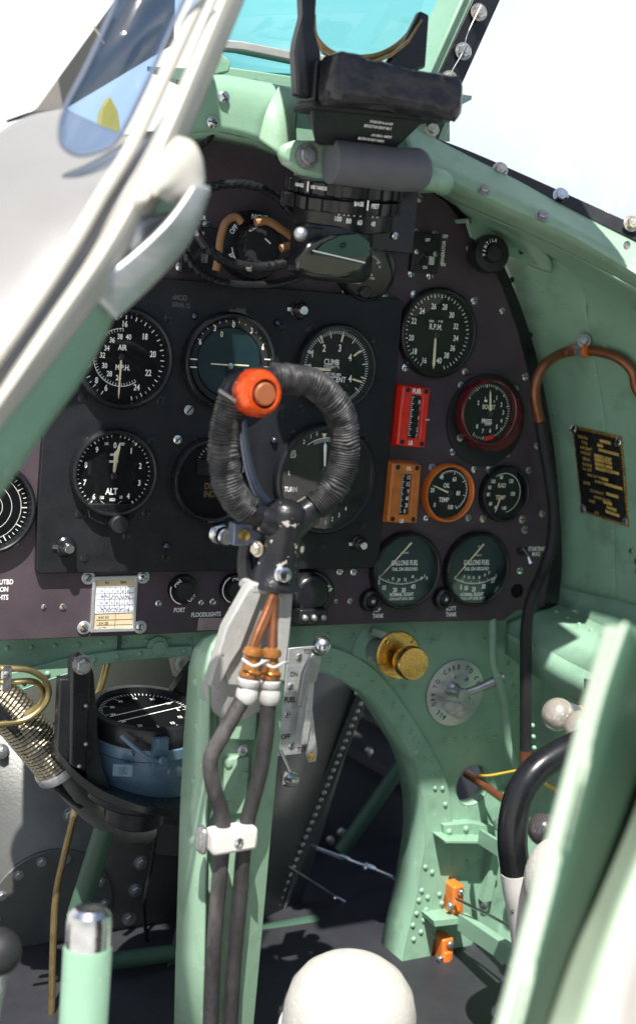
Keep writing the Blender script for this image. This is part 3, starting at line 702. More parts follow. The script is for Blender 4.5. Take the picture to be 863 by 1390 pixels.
rivets(lf, along(PP([(446,896),(480,912),(520,940),(548,978),(572,1022),(590,1070)],YF-.006),12))
for i,(xx,yy) in enumerate([(577,1012),(586,1030),(594,1050),(600,1070),(606,1092),(592,1176),(600,1184),(571,1178)]): pass
rivets(lf, PP([(578,1011),(586,1031),(594,1050),(600,1070),(604,1092),(577,1177),(586,1184),(572,1209),(580,1218),(578,1235),(568,1222),(565,1240),(575,1249),(560,1256),(571,1265),(589,1272),(561,1275),(597,1238),(599,1226),(596,1214)],YF-.006), .0032)
rivets(lf, along(PP([(602,1004),(672,1001)],YF),6)); rivets(lf, along(PP([(600,1170),(680,1170)],YF),6))
rivets(lf, PP([(478,862),(500,855),(478,915),(560,858),(585,870),(655,868),(548,932),(484,940),(430,845),(445,862)],YF),.0030)
rivets(lf, along(PP([(690,900),(702,960),(706,1010)],YF),8))
MB().lathe(P(520,886,YF+.003),(0,-1,0),[(.040,0),(.040,.0045),(.039,.005),(1e-5,.005)],'green',48,sx=1).build('round_cover', lf)
for x,y in ((213,878),): MB().lathe(P(x,y,YF-.001),(0,-1,0),[(.011,0),(.011,.003),(.007,.004),(.007,.007),(1e-5,.007)],'green',8).build('nut', lf)
MB().box(P(163,862,YF-.002),(.003,.003,.03),'green_dark').build('joint_strip', lf)
# lower brackets and braces
m = MB(); m.prism(PP([(602,1120),(640,1117),(676,1124),(678,1142),(640,1141),(604,1141)],YF-.012),(0,.012,0),'green').prism(PP([(603,1141),(678,1142),(676,1146),(604,1145)],YF-.030),(0,.030,0),'green')
m.build('shelf_bracket', lf, bevel=.0006)
rivets(lf, PP([(609,1129),(632,1125)],YF-.012),.0038)
m = MB(); a,b = P(650,1126,-.01), P(705,1160,-.10); m.band([a,b],[a+V((0,0,-.016)),b+V((0,0,-.016))],'green',(.004,0,0)); m.build('brace', lf)
m = MB(); a,b = P(622,1240,0.0), P(705,1296,-.13); m.band([a,b],[a+V((0,0,-.020)),b+V((0,0,-.020))],'green',(.010,0,.0)); m.build('brace', lf, bevel=.001)
m = MB(); m.prism(PP([(588,1250),(630,1246),(640,1252),(590,1258)],YF-.03),(0,.03,0),'green').prism(PP([(622,1100),(640,1240),(634,1256),(604,1175)],YF-.002),(0,.002,0),'green'); m.build('gusset', lf)
a,b = P(685,1075,YF-.01), P(655,1225,YF-.01); m = MB(); m.band([a,b],[a+V((.012,0,0)),b+V((.012,0,0))],'green',(0,.01,0)); m.build('stiffener', lf)
for x_,y_,q_ in ((658,1229,.003),(645,1282,.003),(675,1118,.012)): MB().screw(P(x_,y_,YF-q_),.0065,slot=False).build('stud', lf)

# ------------------------------------------------------------------ right side wall, its longeron, sill and window strip
sw = thing('cockpit_side_wall', P(760,1200,YF), 'right inner cockpit wall in green paint with longeron and riveted ribs', 'airframe')
prof = [P(x,y,.015) for x,y in [(560,190),(606,236),(655,286),(694,350),(722,430),(741,520),(756,620),(762,720),(764,800)]]
def xprof(zv):
    if zv >= prof[0].z: return prof[0].x
    for a,b in zip(prof,prof[1:]):
        if b.z <= zv: return a.x+(b.x-a.x)*(a.z-zv)/(a.z-b.z)
    return prof[-1].x
sill_low = [(556,236,.045),(560,240,-.03),(600,262,-.04),(650,286,-.06),(706,310,-.085),(780,345,-.125),(890,402,-.17)]
zlo = prof[-1].z; cols = []
tops = [P(*q) for q in sill_low]; tl = tops[-1]; tops += [tl+V((.04,-.15,-.03)), tl+V((.06,-.45,-.05)), tl+V((.05,-.95,-.06))]
wallc = []
for t in tops:
    fl = .10*(1-math.exp(-(.045-t.y)/.25)); col_ = [t]
    for k in range(1,8):
        zv = t.z+(zlo-t.z)*k/7; wx = xprof(zv)+fl
        if k <= 2: wx = max(wx, t.x+(wx-t.x)*k/2)
        col_.append(V((wx, t.y, zv)))
    wallc.append(col_)
mwall = MB().sheet(wallc,'green',n=5,nv=5); mwall.build('upper_skin', sw, solid=.002)
from mathutils.bvhtree import BVHTree
WBVH = BVHTree.FromPolygons(mwall.v, mwall.f)
rows = [wallc[0]]
xw = rows[0][-1].x
def wall_hit(px,py,off=.004):
    d=ray(px,py).normalized(); h=WBVH.ray_cast(CAM,d)
    if h[0] is None: return PX(px,py,xw+.03)
    return h[0]-d*off
rows = [[V((xw+dx,Y,zlo+.002)),V((xw+dx*1.1-.005,Y,zlo-.15)),V((xw+dx-.02,Y,zlo-.35)),V((xw+dx-.07,Y,zlo-.62))] for Y,dx in ((.045,.0),(-.05,.032),(-.18,.059),(-.40,.083),(-.75,.096))]
MB().sheet(rows,'green',n=5,nv=5).build('lower_skin', sw, solid=.002)
# longeron: box beam running towards the viewer
A0,A1 = P(684,838,.02),P(750,824,.02)
lg = [(.0,0),(-.06,0),(-.14,0),(-.26,0)]
m = MB()
TL = [P(688,843,.022),P(740,880,-.045),P(800,912,-.11),P(880,948,-.19)]
TR = [P(752,818,.022),P(800,842,-.045),P(850,864,-.11),P(930,896,-.19)]
BL = [p+V((0.002,0,-.036)) for p in TL]; BR = [p+V((0,0,-.045)) for p in TR]
for a,b in ((TL,TR),(BL,TL),(BR,BL)): m.band(catmull(a,5),catmull(b,5),'green')
m.build('longeron', sw, solid=.0012)
wl = [a.lerp(b,.80)+V((0,0,.0008)) for a,b in zip(TL,TR)]
rivets(sw, along(wl,11), .0026, 'green', (-.2,-.3,1))
rivets(sw, along([P(722,985,-.02),P(728,1060,-.02)],6), .0028,'green',(-.7,-.7,0))
for x,y in ((729,384),(735,398),(762,415),(820,470),(830,540),(752,560)): rivets(sw,[wall_hit(x,y,.001)],.0022,'green',(-1,-.2,0))
m = MB(); m.band([P(688,860,.0),P(720,876,-.03)],[P(690,868,.0),P(722,884,-.03)],'green',(.003,0,0)); m.build('angle_bracket', sw)

sb = thing('seat_blocker', V((.05,-.80,-.6)), 'unseen dark seat back added to darken reflections in the dials', 'seat')  # out of view; put in to block bright reflections in the dial glass
MB().prism([V((-.20,-.80,-.62)),V((.34,-.80,-.62)),V((.34,-.84,.10)),V((.26,-.85,.20)),V((-.12,-.85,.20)),V((-.20,-.84,.10))],(0,.02,0),'black_matt').build('blocker_panel', sb, bevel=.004)
# top right sill band (green, lit), the dark window strip with bolts
sl_ = thing('windscreen_sill', P(720,300,-.05), 'pale green curved sill under the right side window, with bolts', 'airframe')
top = [P(545,165,-.03),P(590,190,-.04),P(640,216,-.06),P(700,246,-.09),P(780,290,-.13),P(890,345,-.18)]
mid = [P(556,205,-.065),P(596,236,-.075),P(650,262,-.095),P(706,288,-.12),P(780,322,-.16),P(890,388,-.21)]
low = [P(560,240,-.03),P(600,262,-.04),P(650,286,-.06),P(706,310,-.085),P(780,345,-.125),P(890,402,-.17)]
MB().sheet([top,mid,low],'green_worn',n=6,nv=6).build('sill_skin', sl_, solid=.003)
for x,y in ((657,258),(735,293)):
    MB().hexbolt(P(x,y,-.097 if x<700 else -.137),.0045,'steel',(-.3,-.8,.5),washer=True).build('bolt', sl_)
MB().screw(P(850,333,-.2),.004,slot=False).build('bolt', sl_)
m = MB(); m.sheet([[P(602,262,-.035),P(640,300,.0),P(655,330,.01)],[P(640,278,-.05),P(700,330,-.02),P(720,360,.0)],[P(700,300,-.08),P(745,350,-.04),P(748,370,-.02)]],'green',5,5)
m.build('corner_gusset', sl_, solid=.002)
# perforated bracket
br = thing('perforated_bracket', P(700,350,-.01), 'green bracket with a row of round lightening holes beside the ventilator knob', 'bracket')
m = MB(); m.prism(PP([(634,303),(684,296),(745,345),(736,362),(688,348),(640,322)],-.012),(0,.004,0),'green').prism(PP([(634,303),(684,296),(680,290),(632,297)],-.012),(0,.03,0),'green'); m.build('plate', br, bevel=.0005)
m = MB()
for x,y in ((692,312),(700,319),(709,328),(718,337),(698,331),(707,341)):
    m.lathe(P(x,y,-.0122),(0,-1,0),[(.0034,0),(.0034,.0004),(.0028,.0004),(.0028,0)],'green_dark',14); m.lathe(P(x,y,-.0122),(0,-1,0),[(.0028,0),(.0028,.0002)],'black_matt',14)
m.build('lightening_holes', br)
MB().screw(P(636,300,-.014),.003).screw(P(720,348,-.014),.003).build('screw', br)

# ------------------------------------------------------------------ windscreen
ws = thing('windscreen', P(600,190,-.04), 'green framed windscreen with thick teal front glass and dark bolted strips', 'windscreen')
# dark strip under the side window
sA = [P(588,186,-.025),P(640,206,-.05),P(700,232,-.08),P(780,268,-.12),P(890,318,-.17)]
sB = [P(592,204,-.035),P(640,224,-.06),P(700,252,-.09),P(780,288,-.13),P(890,340,-.18)]
m = MB(); m.band(catmull(sA,4),catmull(sB,4),'black',(0,.008,0)); m.build('side_strip', ws, bevel=.0008)
for x,y,Y in ((603,208,-.042),(678,231,-.074),(760,266,-.112),(856,304,-.16)):
    MB().hexbolt(P(x,y,Y-.002),.0055,'steel',(-.35,-.9,.25),h=.9).build('bolt', ws)
MB().hexbolt(P(586,176,-.03),.005,'steel',(-.35,-.9,.25)).build('bolt', ws)
# upright post: green frame and black strip with bolts
m = MB(); yk=-.03
m.band([P(570,150,yk),P(600,90,yk),P(655,-30,yk)],[P(592,196,yk),P(628,112,yk),P(692,-30,yk)],'black',(0,.006,0)); m.build('post_strip', ws, bevel=.0008)
m = MB(); m.band([P(556,150,yk+.002),P(578,100,yk+.002),P(640,-30,yk+.002)],[P(582,160,yk+.002),P(606,100,yk+.002),P(668,-30,yk+.002)],'green',(0,.05,0)); m.band([P(577,110,yk-.004),P(634,-20,yk-.004)],[P(581,112,yk-.004),P(640,-20,yk-.004)],'green',(0,.01,0)); m.build('post', ws, bevel=.002)
for x,y in ((649,17),(628,70),(609,108)):
    MB().hexbolt(P(x,y,yk-.003),.006,'steel',(-.2,-1,.1),h=.7).build('bolt', ws)
MB().tube([P(652,8,yk-.012),P(634,46,yk-.014),P(628,70,yk-.01),P(611,100,yk-.012),P(586,152,yk-.01)],.0006,'steel',6).build('locking_wire', ws)
# front glass and its lower frame
g0=[(-.0,0)]
m = MB(); m.add(PP([(296,92),(590,140),(690,-60),(310,-60)],.06),[(0,1,2,3)],'teal_glass'); m.build('front_glass', ws, solid=.012)
m = MB(); m.prism(PP([(286,52),(330,56),(410,72),(600,90),(600,101),(408,84),(330,68),(286,64)],.045),(0,.02,0),'alloy_paint').build('glass_retainer', ws, bevel=.001)
m = MB(); m.prism(PP([(290,88),(400,104),(600,130),(600,165),(250,130)],.05),(0,.02,0),'green').build('front_rail', ws, bevel=.001)
m = MB(); m.add([P(600,200,-.03),P(890,325,-.168),P(1010,-90,-.10),P(690,-60,-.02)],[(0,1,2,3)],'clear_glass'); m.build('side_glass', ws, solid=.004)
# unseen windscreen roof added above the picture, shaped to shade the instrument panel
m = MB(); m.prism([V((-.235,-.40,.585)),V((.06,-.40,.585)),V((.10,-.14,.60)),V((-.17,-.14,.60))],(0,0,.006),'green'); m.build('roof_shade', ws, bevel=.001)
m = MB(); m.prism([V((-.39,-.36,.545)),V((-.275,-.36,.575)),V((-.225,-.14,.59)),V((-.36,-.14,.55))],(0,0,.006),'green'); m.build('hoop_shade', ws, bevel=.001)  # unseen shade added at left, leaving a gap for a strip of sun
# left corner block between glass and coaming
m = MB(); m.prism(PP([(284,74),(300,70),(314,84),(312,98),(286,104)],-.0),(0,.03,0),'green').build('corner_block', ws, bevel=.002)

# coaming, left half, and crossbar with crash pad
co = thing('coaming', P(330,190,-.03), 'green folded coaming behind the gun sight with two cross head screws', 'airframe')
ctop = [P(250,106,.0),P(300,104,.0),P(350,112,.0),P(400,122,.0)]
cmid = [P(252,118,-.05),P(300,112,-.05),P(350,121,-.05),P(398,130,-.05)]
clow = [P(236,184,-.055),P(290,178,-.055),P(345,190,-.055),P(392,215,-.055)]
MB().sheet([ctop,cmid,clow],'green',6,5).build('front_face', co, solid=.003)
MB().band([P(236,184,-.053),P(290,178,-.053),P(345,190,-.053),P(392,215,-.053)],[P(238,196,.0),P(290,190,.0),P(345,200,.0),P(392,222,.0)],'green').build('lower_lip', co, solid=.002)
m = MB(); m.sheet([[P(378,118,-.06),P(392,124,-.06),P(410,130,-.06)],[P(362,150,-.07),P(380,160,-.075),P(400,165,-.07)],[P(352,190,-.07),P(380,210,-.08),P(402,225,-.07)]],'green_worn',6,6); m.build('gusset', co, solid=.004)
for x,y in ((304,132),(288,166)): MB().screw(P(x,y,-.059),.0055).build('screw', co)
# deck behind
m = MB(); m.band([P(240,108,.0),P(400,124,.0),P(600,150,.0)],[P(200,90,.12),P(400,100,.12),P(640,130,.12)],'green_dark',(0,0,-.004)); m.build('deck', co)
m = MB(); m.prism(PP([(352,108),(610,140),(610,192),(352,190)],.012),(0,.003,0),'green'); m.build('back_plate', co)
# tie between the coaming and the right sill
m = MB(); m.sheet([[P(500,170,-.02),P(545,175,-.02),P(590,184,-.03)],[P(500,235,-.05),P(552,236,-.05),P(600,240,-.07)],[P(505,262,-.01),P(556,262,-.02),P(604,258,-.05)]],'green_worn',6,6); m.build('right_gusset', co, solid=.003)

cb = thing('crash_bar', P(480,225,-.13), 'short green crossbar with padded grey tube under the gun sight', 'bar')
m = MB(); lug = [(381,208),(386,196),(402,190),(430,190),(470,196),(470,246),(440,243),(410,236),(388,222)]
m.prism(PP(lug,-.115),(0,.012,0),'green_worn'); m.build('lug', cb, bevel=.004)
MB().hexbolt(P(416,212,-.116),.0075,'steel',(0,-1,.05),h=.5,washer=True).build('bolt', cb)
MB().hexbolt(P(446,217,-.112),.003,'steel',(0,-1,0)).build('bolt', cb)
m = MB(); a,b = P(448,219,-.135),P(577,230,-.135)
pts = [a, a.lerp(b,.3)+V((0,-.002,-.001)), a.lerp(b,.7)+V((0,-.001,-.002)), b]
m.tube(pts,lambda t: .0176 if t<.85 else .0176*math.sqrt(max(.0,1-((t-.85)/.15)**2)*.75+.25),'grey_pad',28,10); m.build('pad', cb, bevel=.001)
m = MB(); m.tube([P(470,225,-.12),P(585,243,-.12),P(600,250,-.09)],.010,'green_worn',16); m.build('rod', cb)

# ------------------------------------------------------------------ reflector gun sight
gs = thing('reflector_gun_sight', P(465,300,-.09), 'black reflector gun sight with leather pad, engraved body and ring scales', 'gun sight')
ys=-.16
m = MB()
ax_=V((0.04,-.10,1)).normalized()
Rz=Matrix.Rotation(.0,3,'Z')
# body: tapering box between the housing and the crossbar
t4=[P(420,138,ys),P(580,160,ys),P(576,150,ys+.10),P(410,128,ys+.10)]; b4=[P(428,196,ys+.02),P(534,204,ys+.02),P(534,200,ys+.09),P(430,192,ys+.09)]
m.add(t4+b4,[(0,1,2,3),(4,7,6,5),(0,4,5,1),(1,5,6,2),(2,6,7,3),(3,7,4,0)],'black'); m.build('body', gs, bevel=.002)
m = MB(); m.prism(PP([(424,136),(428,80),(452,82),(452,148),(430,146)],ys-.004),(0,.032,0),'black'); 
m.prism(PP([(424,135),(596,158),(596,165),(424,147)],ys-.006),(0,.034,0),'black_matt'); m.build('housing', gs, bevel=.004)
# leather pad
m = MB(); A=[]; padv=[]
a,b=P(444,106,ys-.022),P(614,137,ys-.022)
rows=[]
for i in range(25):
    t=i/24; c=a.lerp(b,t); e = 1-.22*(max(0,abs(t-.5)*2-.90)/.10)**2
    hh=(.0200-.0045*math.sin(PI*t)-.002*t)*e; ww=.017*e; row=[]
    for j in range(28):
        th=2*PI*j/28; cs,sn=math.cos(th),math.sin(th); k=(abs(cs)**9+abs(sn)**9)**(-1/9)
        p=c+V((0,cs*ww*k,sn*hh*k)); nz=noise.noise(p*90)*.0016+noise.noise(p*230)*.0007; row.append(p+V((0,-nz,nz)))
    rows.append(row)
vs=[p for r_ in rows for p in r_]; fs=[(i*28+j,i*28+(j+1)%28,(i+1)*28+(j+1)%28,(i+1)*28+j) for i in range(24) for j in range(28)]+[tuple(range(28)),tuple(range(24*28,25*28))]
m.add(vs,fs,'leather'); m.build('pad', gs, ang=60)
# text on body front (sloping face)
m = MB()
def facept(px,py): 
    n=(b4[0]-t4[0]).cross(t4[1]-t4[0]).normalized(); d=ray(px,py); t=(t4[0]-CAM).dot(n)/d.dot(n); p=CAM+d*t
    return p-n*(.0008 if n.y>0 else -.0008)
u=(t4[1]-t4[0]).normalized(); w_=((t4[0]-b4[0])-u*(t4[0]-b4[0]).dot(u)).normalized()
RR=Matrix((u,u.cross(w_)*-1,w_)).transposed()
for t,x,y,h in (('STORES REF No 6A/1209',525,166,4),('REFLECTOR SIGHT Mk II',512,172,4.6),('A.M. SERIAL 10482/39',517,184,4),('BRITISH PATENT 454010',503,189,4.4)):
    q=facept(x-8 if x>520 else x,y); m.text(t,q,h*s_at(x,y,ys)*.95,'white_mark',.8,0,RR)
m.build('engraving', gs)
# posts and reflector ring
m = MB(); m.prism(PP([(410,-30),(432,-30),(428,40),(436,72),(438,134),(404,130),(401,70),(403,55),(412,20)],ys-.002),(0,.012,0),'black'); m.build('glass_post', gs, bevel=.002); m = MB(); m.prism(PP([(571,14),(583,20),(578,92),(560,98),(520,92),(552,52)],ys+.02),(0,.008,0),'black'); m.build('glass_post', gs, bevel=.002)
arcp=[(424,20),(426,46),(438,64),(458,76),(482,79),(508,77),(532,67),(554,48),(572,20)]
m = MB(); m.tube([P(x,y,ys+.03) for x,y in arcp],.0028,'bronze',10); m.build('lens_rim', gs)
m = MB(); m.band([P(x,y+3,ys+.032) for x,y in arcp],[P(x,y+9,ys+.00) for x,y in arcp],'bronze'); m.build('lens_seat', gs, solid=.001)
m = MB(); m.prism(PP([(426,46),(438,64),(458,76),(482,79),(508,77),(532,67),(554,48),(572,20),(592,-60),(424,-60)],ys+.034),(0,.002,0),'clear_glass'); m.build('reflector_glass', gs)
# scale drums under the crossbar
dc = P(470,262,-.085); axd=V((-.07,-.16,1)).normalized(); sc=s_at(470,262,-.085)
def drum(px,py,r,h,name,mt='black',teeth=0,seg=56):
    c=P(px,py,-.085); m=MB(); m.lathe(c-axd*h/2,axd,[(r*.97,0),(r,h*.08),(r,h*.92),(r*.97,h)],mt,seg)
    if teeth:
        x,y,a=frame_from_axis(axd)
        for i in range(teeth):
            t=2*PI*i/teeth; q=c+x*(r*math.cos(t))+y*(r*math.sin(t)); Rm=Matrix((x*math.cos(t)+y*math.sin(t),-x*math.sin(t)+y*math.cos(t),a)).transposed()
            m.box(q,(r*.09,r*.12,h*.92),mt,Rm)
    return m.build(name, gs, bevel=.0004)
drum(467,255,.0475,.011,'upper_ring',teeth=22); drum(465,266,.040,.016,'drum'); drum(463,275,.0490,.011,'lower_ring',teeth=22); drum(465,291,.0430,.021,'scale_drum')
x,y,a=frame_from_axis(axd)
m = MB()
def drumtext(s_,px,py,r,h,cpx,cpy):
    # text wrapped by placing each word on the front of the drum, facing out along its radius
    d=ray(px,py); c=P(cpx,cpy,-.085); oc=CAM-c; d_=d-a*d.dot(a); o_=oc-a*oc.dot(a)
    A=d_.dot(d_); B=2*d_.dot(o_); C_=o_.dot(o_)-r*r; D=B*B-4*A*C_
    if D<0: return
    p=CAM+d*((-B-math.sqrt(D))/(2*A)); n=(p-c)-a*(p-c).dot(a); n.normalize(); u=a.cross(n)*-1
    if u.x<0: u=-u
    Rm=Matrix((u,n*-1,a)).transposed(); 
    if s_=='|': m.box(p,(.0012,.0006,h),'white_mark',Rm)
    else: m.text(s_,p+n*.0004,h,'white_mark',.85,0,Rm)
for t,px,py,h in (('100',459,297,.0042),('80',473,300,.0042),('60',488,302,.0042),('40',506,304,.0042)): drumtext(t,px,py,.0436,h,465,291)
for px in (460,467,473,481,489,506,512): drumtext('|',px,289+(px-460)*.07,.0434,.0038,465,291)
for t,px,py,h in (('BASE',487,277,.0036),('FEET',509,280,.0036)): drumtext(t,px,py,.0520,h,463,275)
drumtext('|',499,279,.0520,.008,463,275)
for t,px,py,h in (('RANGE',407,251,.0030),('100 YARDS',433,255,.0030)): drumtext(t,px,py,.0505,h,467,255)
drumtext('|',418,253,.0505,.008,467,255)
m.build('scale_markings', gs)
m = MB(); m.box(P(515,290,-.045),(.055,.035,.065),'black'); m.screw(P(533,262,-.064),.004).screw(P(536,320,-.064),.004); m.build('mount_plate', gs, bevel=.002)
# lamp housing
m = MB(); m.lathe(P(452,338,-.09)-axd*.024,axd,[(.030,0),(.034,.004),(.034,.020),(.031,.028),(.033,.03),(.033,.040),(.030,.046),(1e-5,.046)],'black',40); m.box(P(418,340,-.10),(.020,.03,.036),'black'); m.build('lamp_housing', gs, bevel=.001)
m = MB(); c=P(462,350,-.135); pts=[]
m.prism(PP([(402,352),(420,330),(448,317),(480,316),(502,330),(505,345),(490,368),(460,377),(430,373),(404,366)],-.128),(0,.004,0),'amber_glass'); m.build('lamp_cover', gs, bevel=.002)
m = MB(); a_,b_=P(424,346,-.1315),P(496,351,-.1315); m.box((a_+b_)/2,((b_-a_).length,.001,.001),'white_mark',Matrix.Rotation(.1,3,'Y')); 
m.prism(PP([(424,345),(440,330),(462,320),(486,318),(502,330),(496,349),(460,349)],-.1305),(0,.0008,0),'green_dark'); m.sphere(P(466,333,-.1325),.0022,'black',10); m.build('lamp_reflector', gs)
m = MB(); m.sphere(P(408,318,-.118),.006,'steel_dull',14); m.build('terminal', gs)

# loose cables by the sight
def cable(name,label,pts,r,mt,group='loose cables behind the gun sight',seg=10,rf=None,cat='cable'):
    m = MB(); m.tube(pts,r,mt,seg,10,rfun=rf); o=m.build(name,None); return tag(o,label,cat,group)
def zz(k,l,Y): return [P(*z(k,a[0],a[1]),(a[2] if len(a)>2 else Y)) for a in l]
spiral = lambda L,th: .0004*math.sin(L*900+th*3)
cable('black_cable','black cable arching above the dimmer knob to the sight lamp',zz('8',[(140,95),(190,80),(260,78),(330,95),(390,130),(430,175),(470,215)],-.045),.0038,'black',rf=spiral)
cable('black_cable','thick black cable sagging across the dimmer knob to the lamp housing',zz('8',[(60,150),(85,225),(130,300),(200,350),(290,372),(370,368),(440,350)],-.055),.0044,'black_worn',rf=spiral)
cable('black_cable','lowest black cable looping under the dimmer knob along the black panel top',zz('8',[(40,250),(50,310),(85,370),(150,415),(240,435),(350,435),(430,418),(500,395)],-.02),.0036,'black',rf=spiral)
cable('cable_clip','thin steel ring hook at the left end of the cables',zz('8',[(60,290),(35,270),(45,240),(75,200),(78,150),(70,110)],-.05),.0012,'steel',cat='clip',group=None)
cable('tan_wire','tan wire bending down left of the dimmer knob',zz('8',[(165,385),(175,330),(182,270),(200,215),(235,195),(255,215)],-.03),.0034,'tan_wire','tan wires of the sight')
cable('tan_wire','tan wire passing above the dimmer knob to the lamp',zz('8',[(305,215),(350,210),(400,240),(445,272)],-.035),.0036,'tan_wire','tan wires of the sight')
cable('tan_wire','short tan wire stub right of the dimmer knob',zz('8',[(395,308),(420,298),(445,290)],-.05),.0034,'tan_wire','tan wires of the sight')
cable('black_cable','thin black cable dropping from the coaming at upper left',[P(289,180,-.04),P(283,190,-.03),P(272,200,.0),P(268,218,.0)],.0025,'black')

# ------------------------------------------------------------------ spade grip control column
YC=-.20
cc_ = thing('control_column', P(300,1300,-.15), 'control column with cord bound spade grip, orange gun button and rubber hoses', 'control column')
ring = [(352,704),(329,692),(308,665),(300,630),(299,605),(303,575),(309,553),(318,525),(340,513),(368,512),(398,513),(428,519),(453,540),(468,568),(473,598),(471,628),(460,658),(441,680),(421,695),(402,704)]
path = [P(386+(x-386)*.945,608+(y-608)*.975,YC-.012*math.sin(PI*i/(len(ring)-1))) for i,(x,y) in enumerate(ring)]
m = MB(); m.tube(path,.0090,'black_worn',20,10); m.build('grip_ring', cc_)
def cordf(L,th):
    w=L*2*PI/.0023+7.*noise.noise(V((L*55,1,2)))+4.6*noise.noise(V((math.cos(th)*1.3,math.sin(th)*1.3,L*95)))
    return .0016*abs(math.sin(w/2))-.0005+.0010*noise.noise(V((math.cos(th)*1.5,math.sin(th)*1.5,L*210)))
p2 = catmull(path,10)
iL0=int(len(p2)*.06); 
def sub(i0,i1): return p2[i0:i1:2]
n_=len(p2)
for i0,i1 in ((int(n_*.05),int(n_*.365)),(int(n_*.475),int(n_*.935))):
    sp=sub(i0,i1); m = MB(); m.tube(sp,.0107,'cord',28,14,rfun=cordf); m.build('cord_binding', cc_, ang=80)
# button
bc=P(352,534,YC-.030); axb=V((.10,-1,.02)).normalized()
m = MB(); m.lathe(bc,axb,[(.0150,-.012),(.0164,-.010),(.0168,.0),(.0162,.0035),(.0138,.0075),(.0112,.0085),(.0104,.0080),(.0100,.0045)],'button_orange',56,cap=False)
xx_,yy_,aa_=frame_from_axis(axb)
for i in range(64):
    t=2*PI*i/64; dirn=xx_*math.cos(t)+yy_*math.sin(t); Rm=Matrix((dirn,aa_.cross(dirn),aa_)).transposed(); m.box(bc+dirn*.0167-aa_*.004,(.0010,.0008,.010),'button_orange',Rm)
m.build('gun_button_ring', cc_)
MB().lathe(bc,axb,[(.0086,.003),(.0084,.0085),(.0074,.0098),(1e-5,.0100)],'button_brown',40).build('gun_button', cc_)
qs=bc-axb*.017
m = MB(); m.lathe(qs,axb,[(.0135,-.016),(.0150,-.010),(.0150,.006)],'black_worn',32); m.sphere(P(324,527,YC-.006),.0118,'black_worn'); m.build('button_housing', cc_)
for dx,t in ((-.0125,'SAFE'),): 
    MB().text('S A F E',bc+axb*.0088+V((dx,-.0004,-.001)),.0022,'dark_red',.7,PI/2-.2).build('lettering', cc_)
m = MB(); m.sheet([[P(298,527,YC-.02),P(322,543,YC-.026)],[P(296,531,YC-.02),P(320,547,YC-.026)]],'alloy_paint',4,2); m.build('button_clip', cc_, solid=.002)
# brake lever
m = MB(); m.tube(zz('5b',[(235,300),(245,400),(265,500),(300,590),(350,655),(380,690)],YC+.012),lambda t:.0030+.0020*t,'grey_lever',16,10); m.build('brake_lever', cc_)
# yoke casting
m = MB()
yk_=[(338,700,.0085),(353,703,.0105),(376,708,.0145)]
nb=P(387,702,YC); 
m.lathe(P(370,798,YC),P(387,700,YC)-P(370,798,YC),[(.0205,0),(.0212,.003),(.0180,.006),(.0165,.025),(.0155,.045),(.0165,.056),(.0150,.0635),(.010,.068),(1e-5,.070)],'black_worn',36)
m.tube([P(350,703,YC),P(365,708,YC),P(385,718,YC)],lambda t:.0100+.004*t,'black_worn',20,8)
m.tube([P(424,693,YC),P(408,703,YC),P(390,716,YC)],lambda t:.0100+.004*t,'black_worn',20,8)
m.build('yoke', cc_, ang=60)
MB().lathe(P(383,779,YC-.015),(0.02,-1,.05),[(.0072,-.004),(.0072,.001),(.0056,.002),(.0056,.005),(.004,.0058),(1e-5,.0058)],'steel',30).build('yoke_bolt', cc_)
for x,y,d in ((350,745,-1),(404,744,1)): MB().hexbolt(P(x,y,YC),.0046,'steel',(d,-.4,0)).build('nut', cc_)
m = MB(); m.box(P(333,724,YC+.01),(.024,.012,.017),'grey_lever'); m.build('lever_bracket', cc_, bevel=.001)
MB().lathe(P(331,726,YC+.004),(0,-1,0),[(.0045,0),(.0045,.002),(1e-5,.003)],'brass',18).build('pivot', cc_)
m = MB(); m.tube([P(335,735,YC+.01),P(332,765,YC+.012),P(338,800,YC+.01)],.0062,'black',14); m.build('lever_rod', cc_)
# alloy fork
Yk=YC+.002
m = MB()
m.prism(PP([(342,793),(357,800),(354,812),(328,880),(315,900),(296,938),(284,931),(290,909),(307,852),(335,802)],Yk-.012),(0,.012,0),'alloy_paint')
m.build('fork_arm', cc_, bevel=.0015)
m = MB(); m.prism(PP([(372,797),(399,798),(394,862),(387,924),(375,928),(378,864),(380,815)],Yk-.012),(0,.012,0),'alloy_paint'); m.build('fork_arm', cc_, bevel=.0015)
m = MB(); m.prism(PP([(345,800),(397,802),(386,925),(372,935),(310,930),(305,905),(330,850)],Yk-.006),(0,.006,0),'alloy_paint'); m.build('fork_web', cc_, bevel=.001)
m = MB(); m.prism(PP([(342,791),(399,795),(397,808),(340,806)],Yk-.0125),(0,.024,0),'alloy_paint'); m.build('fork_collar', cc_, bevel=.002)
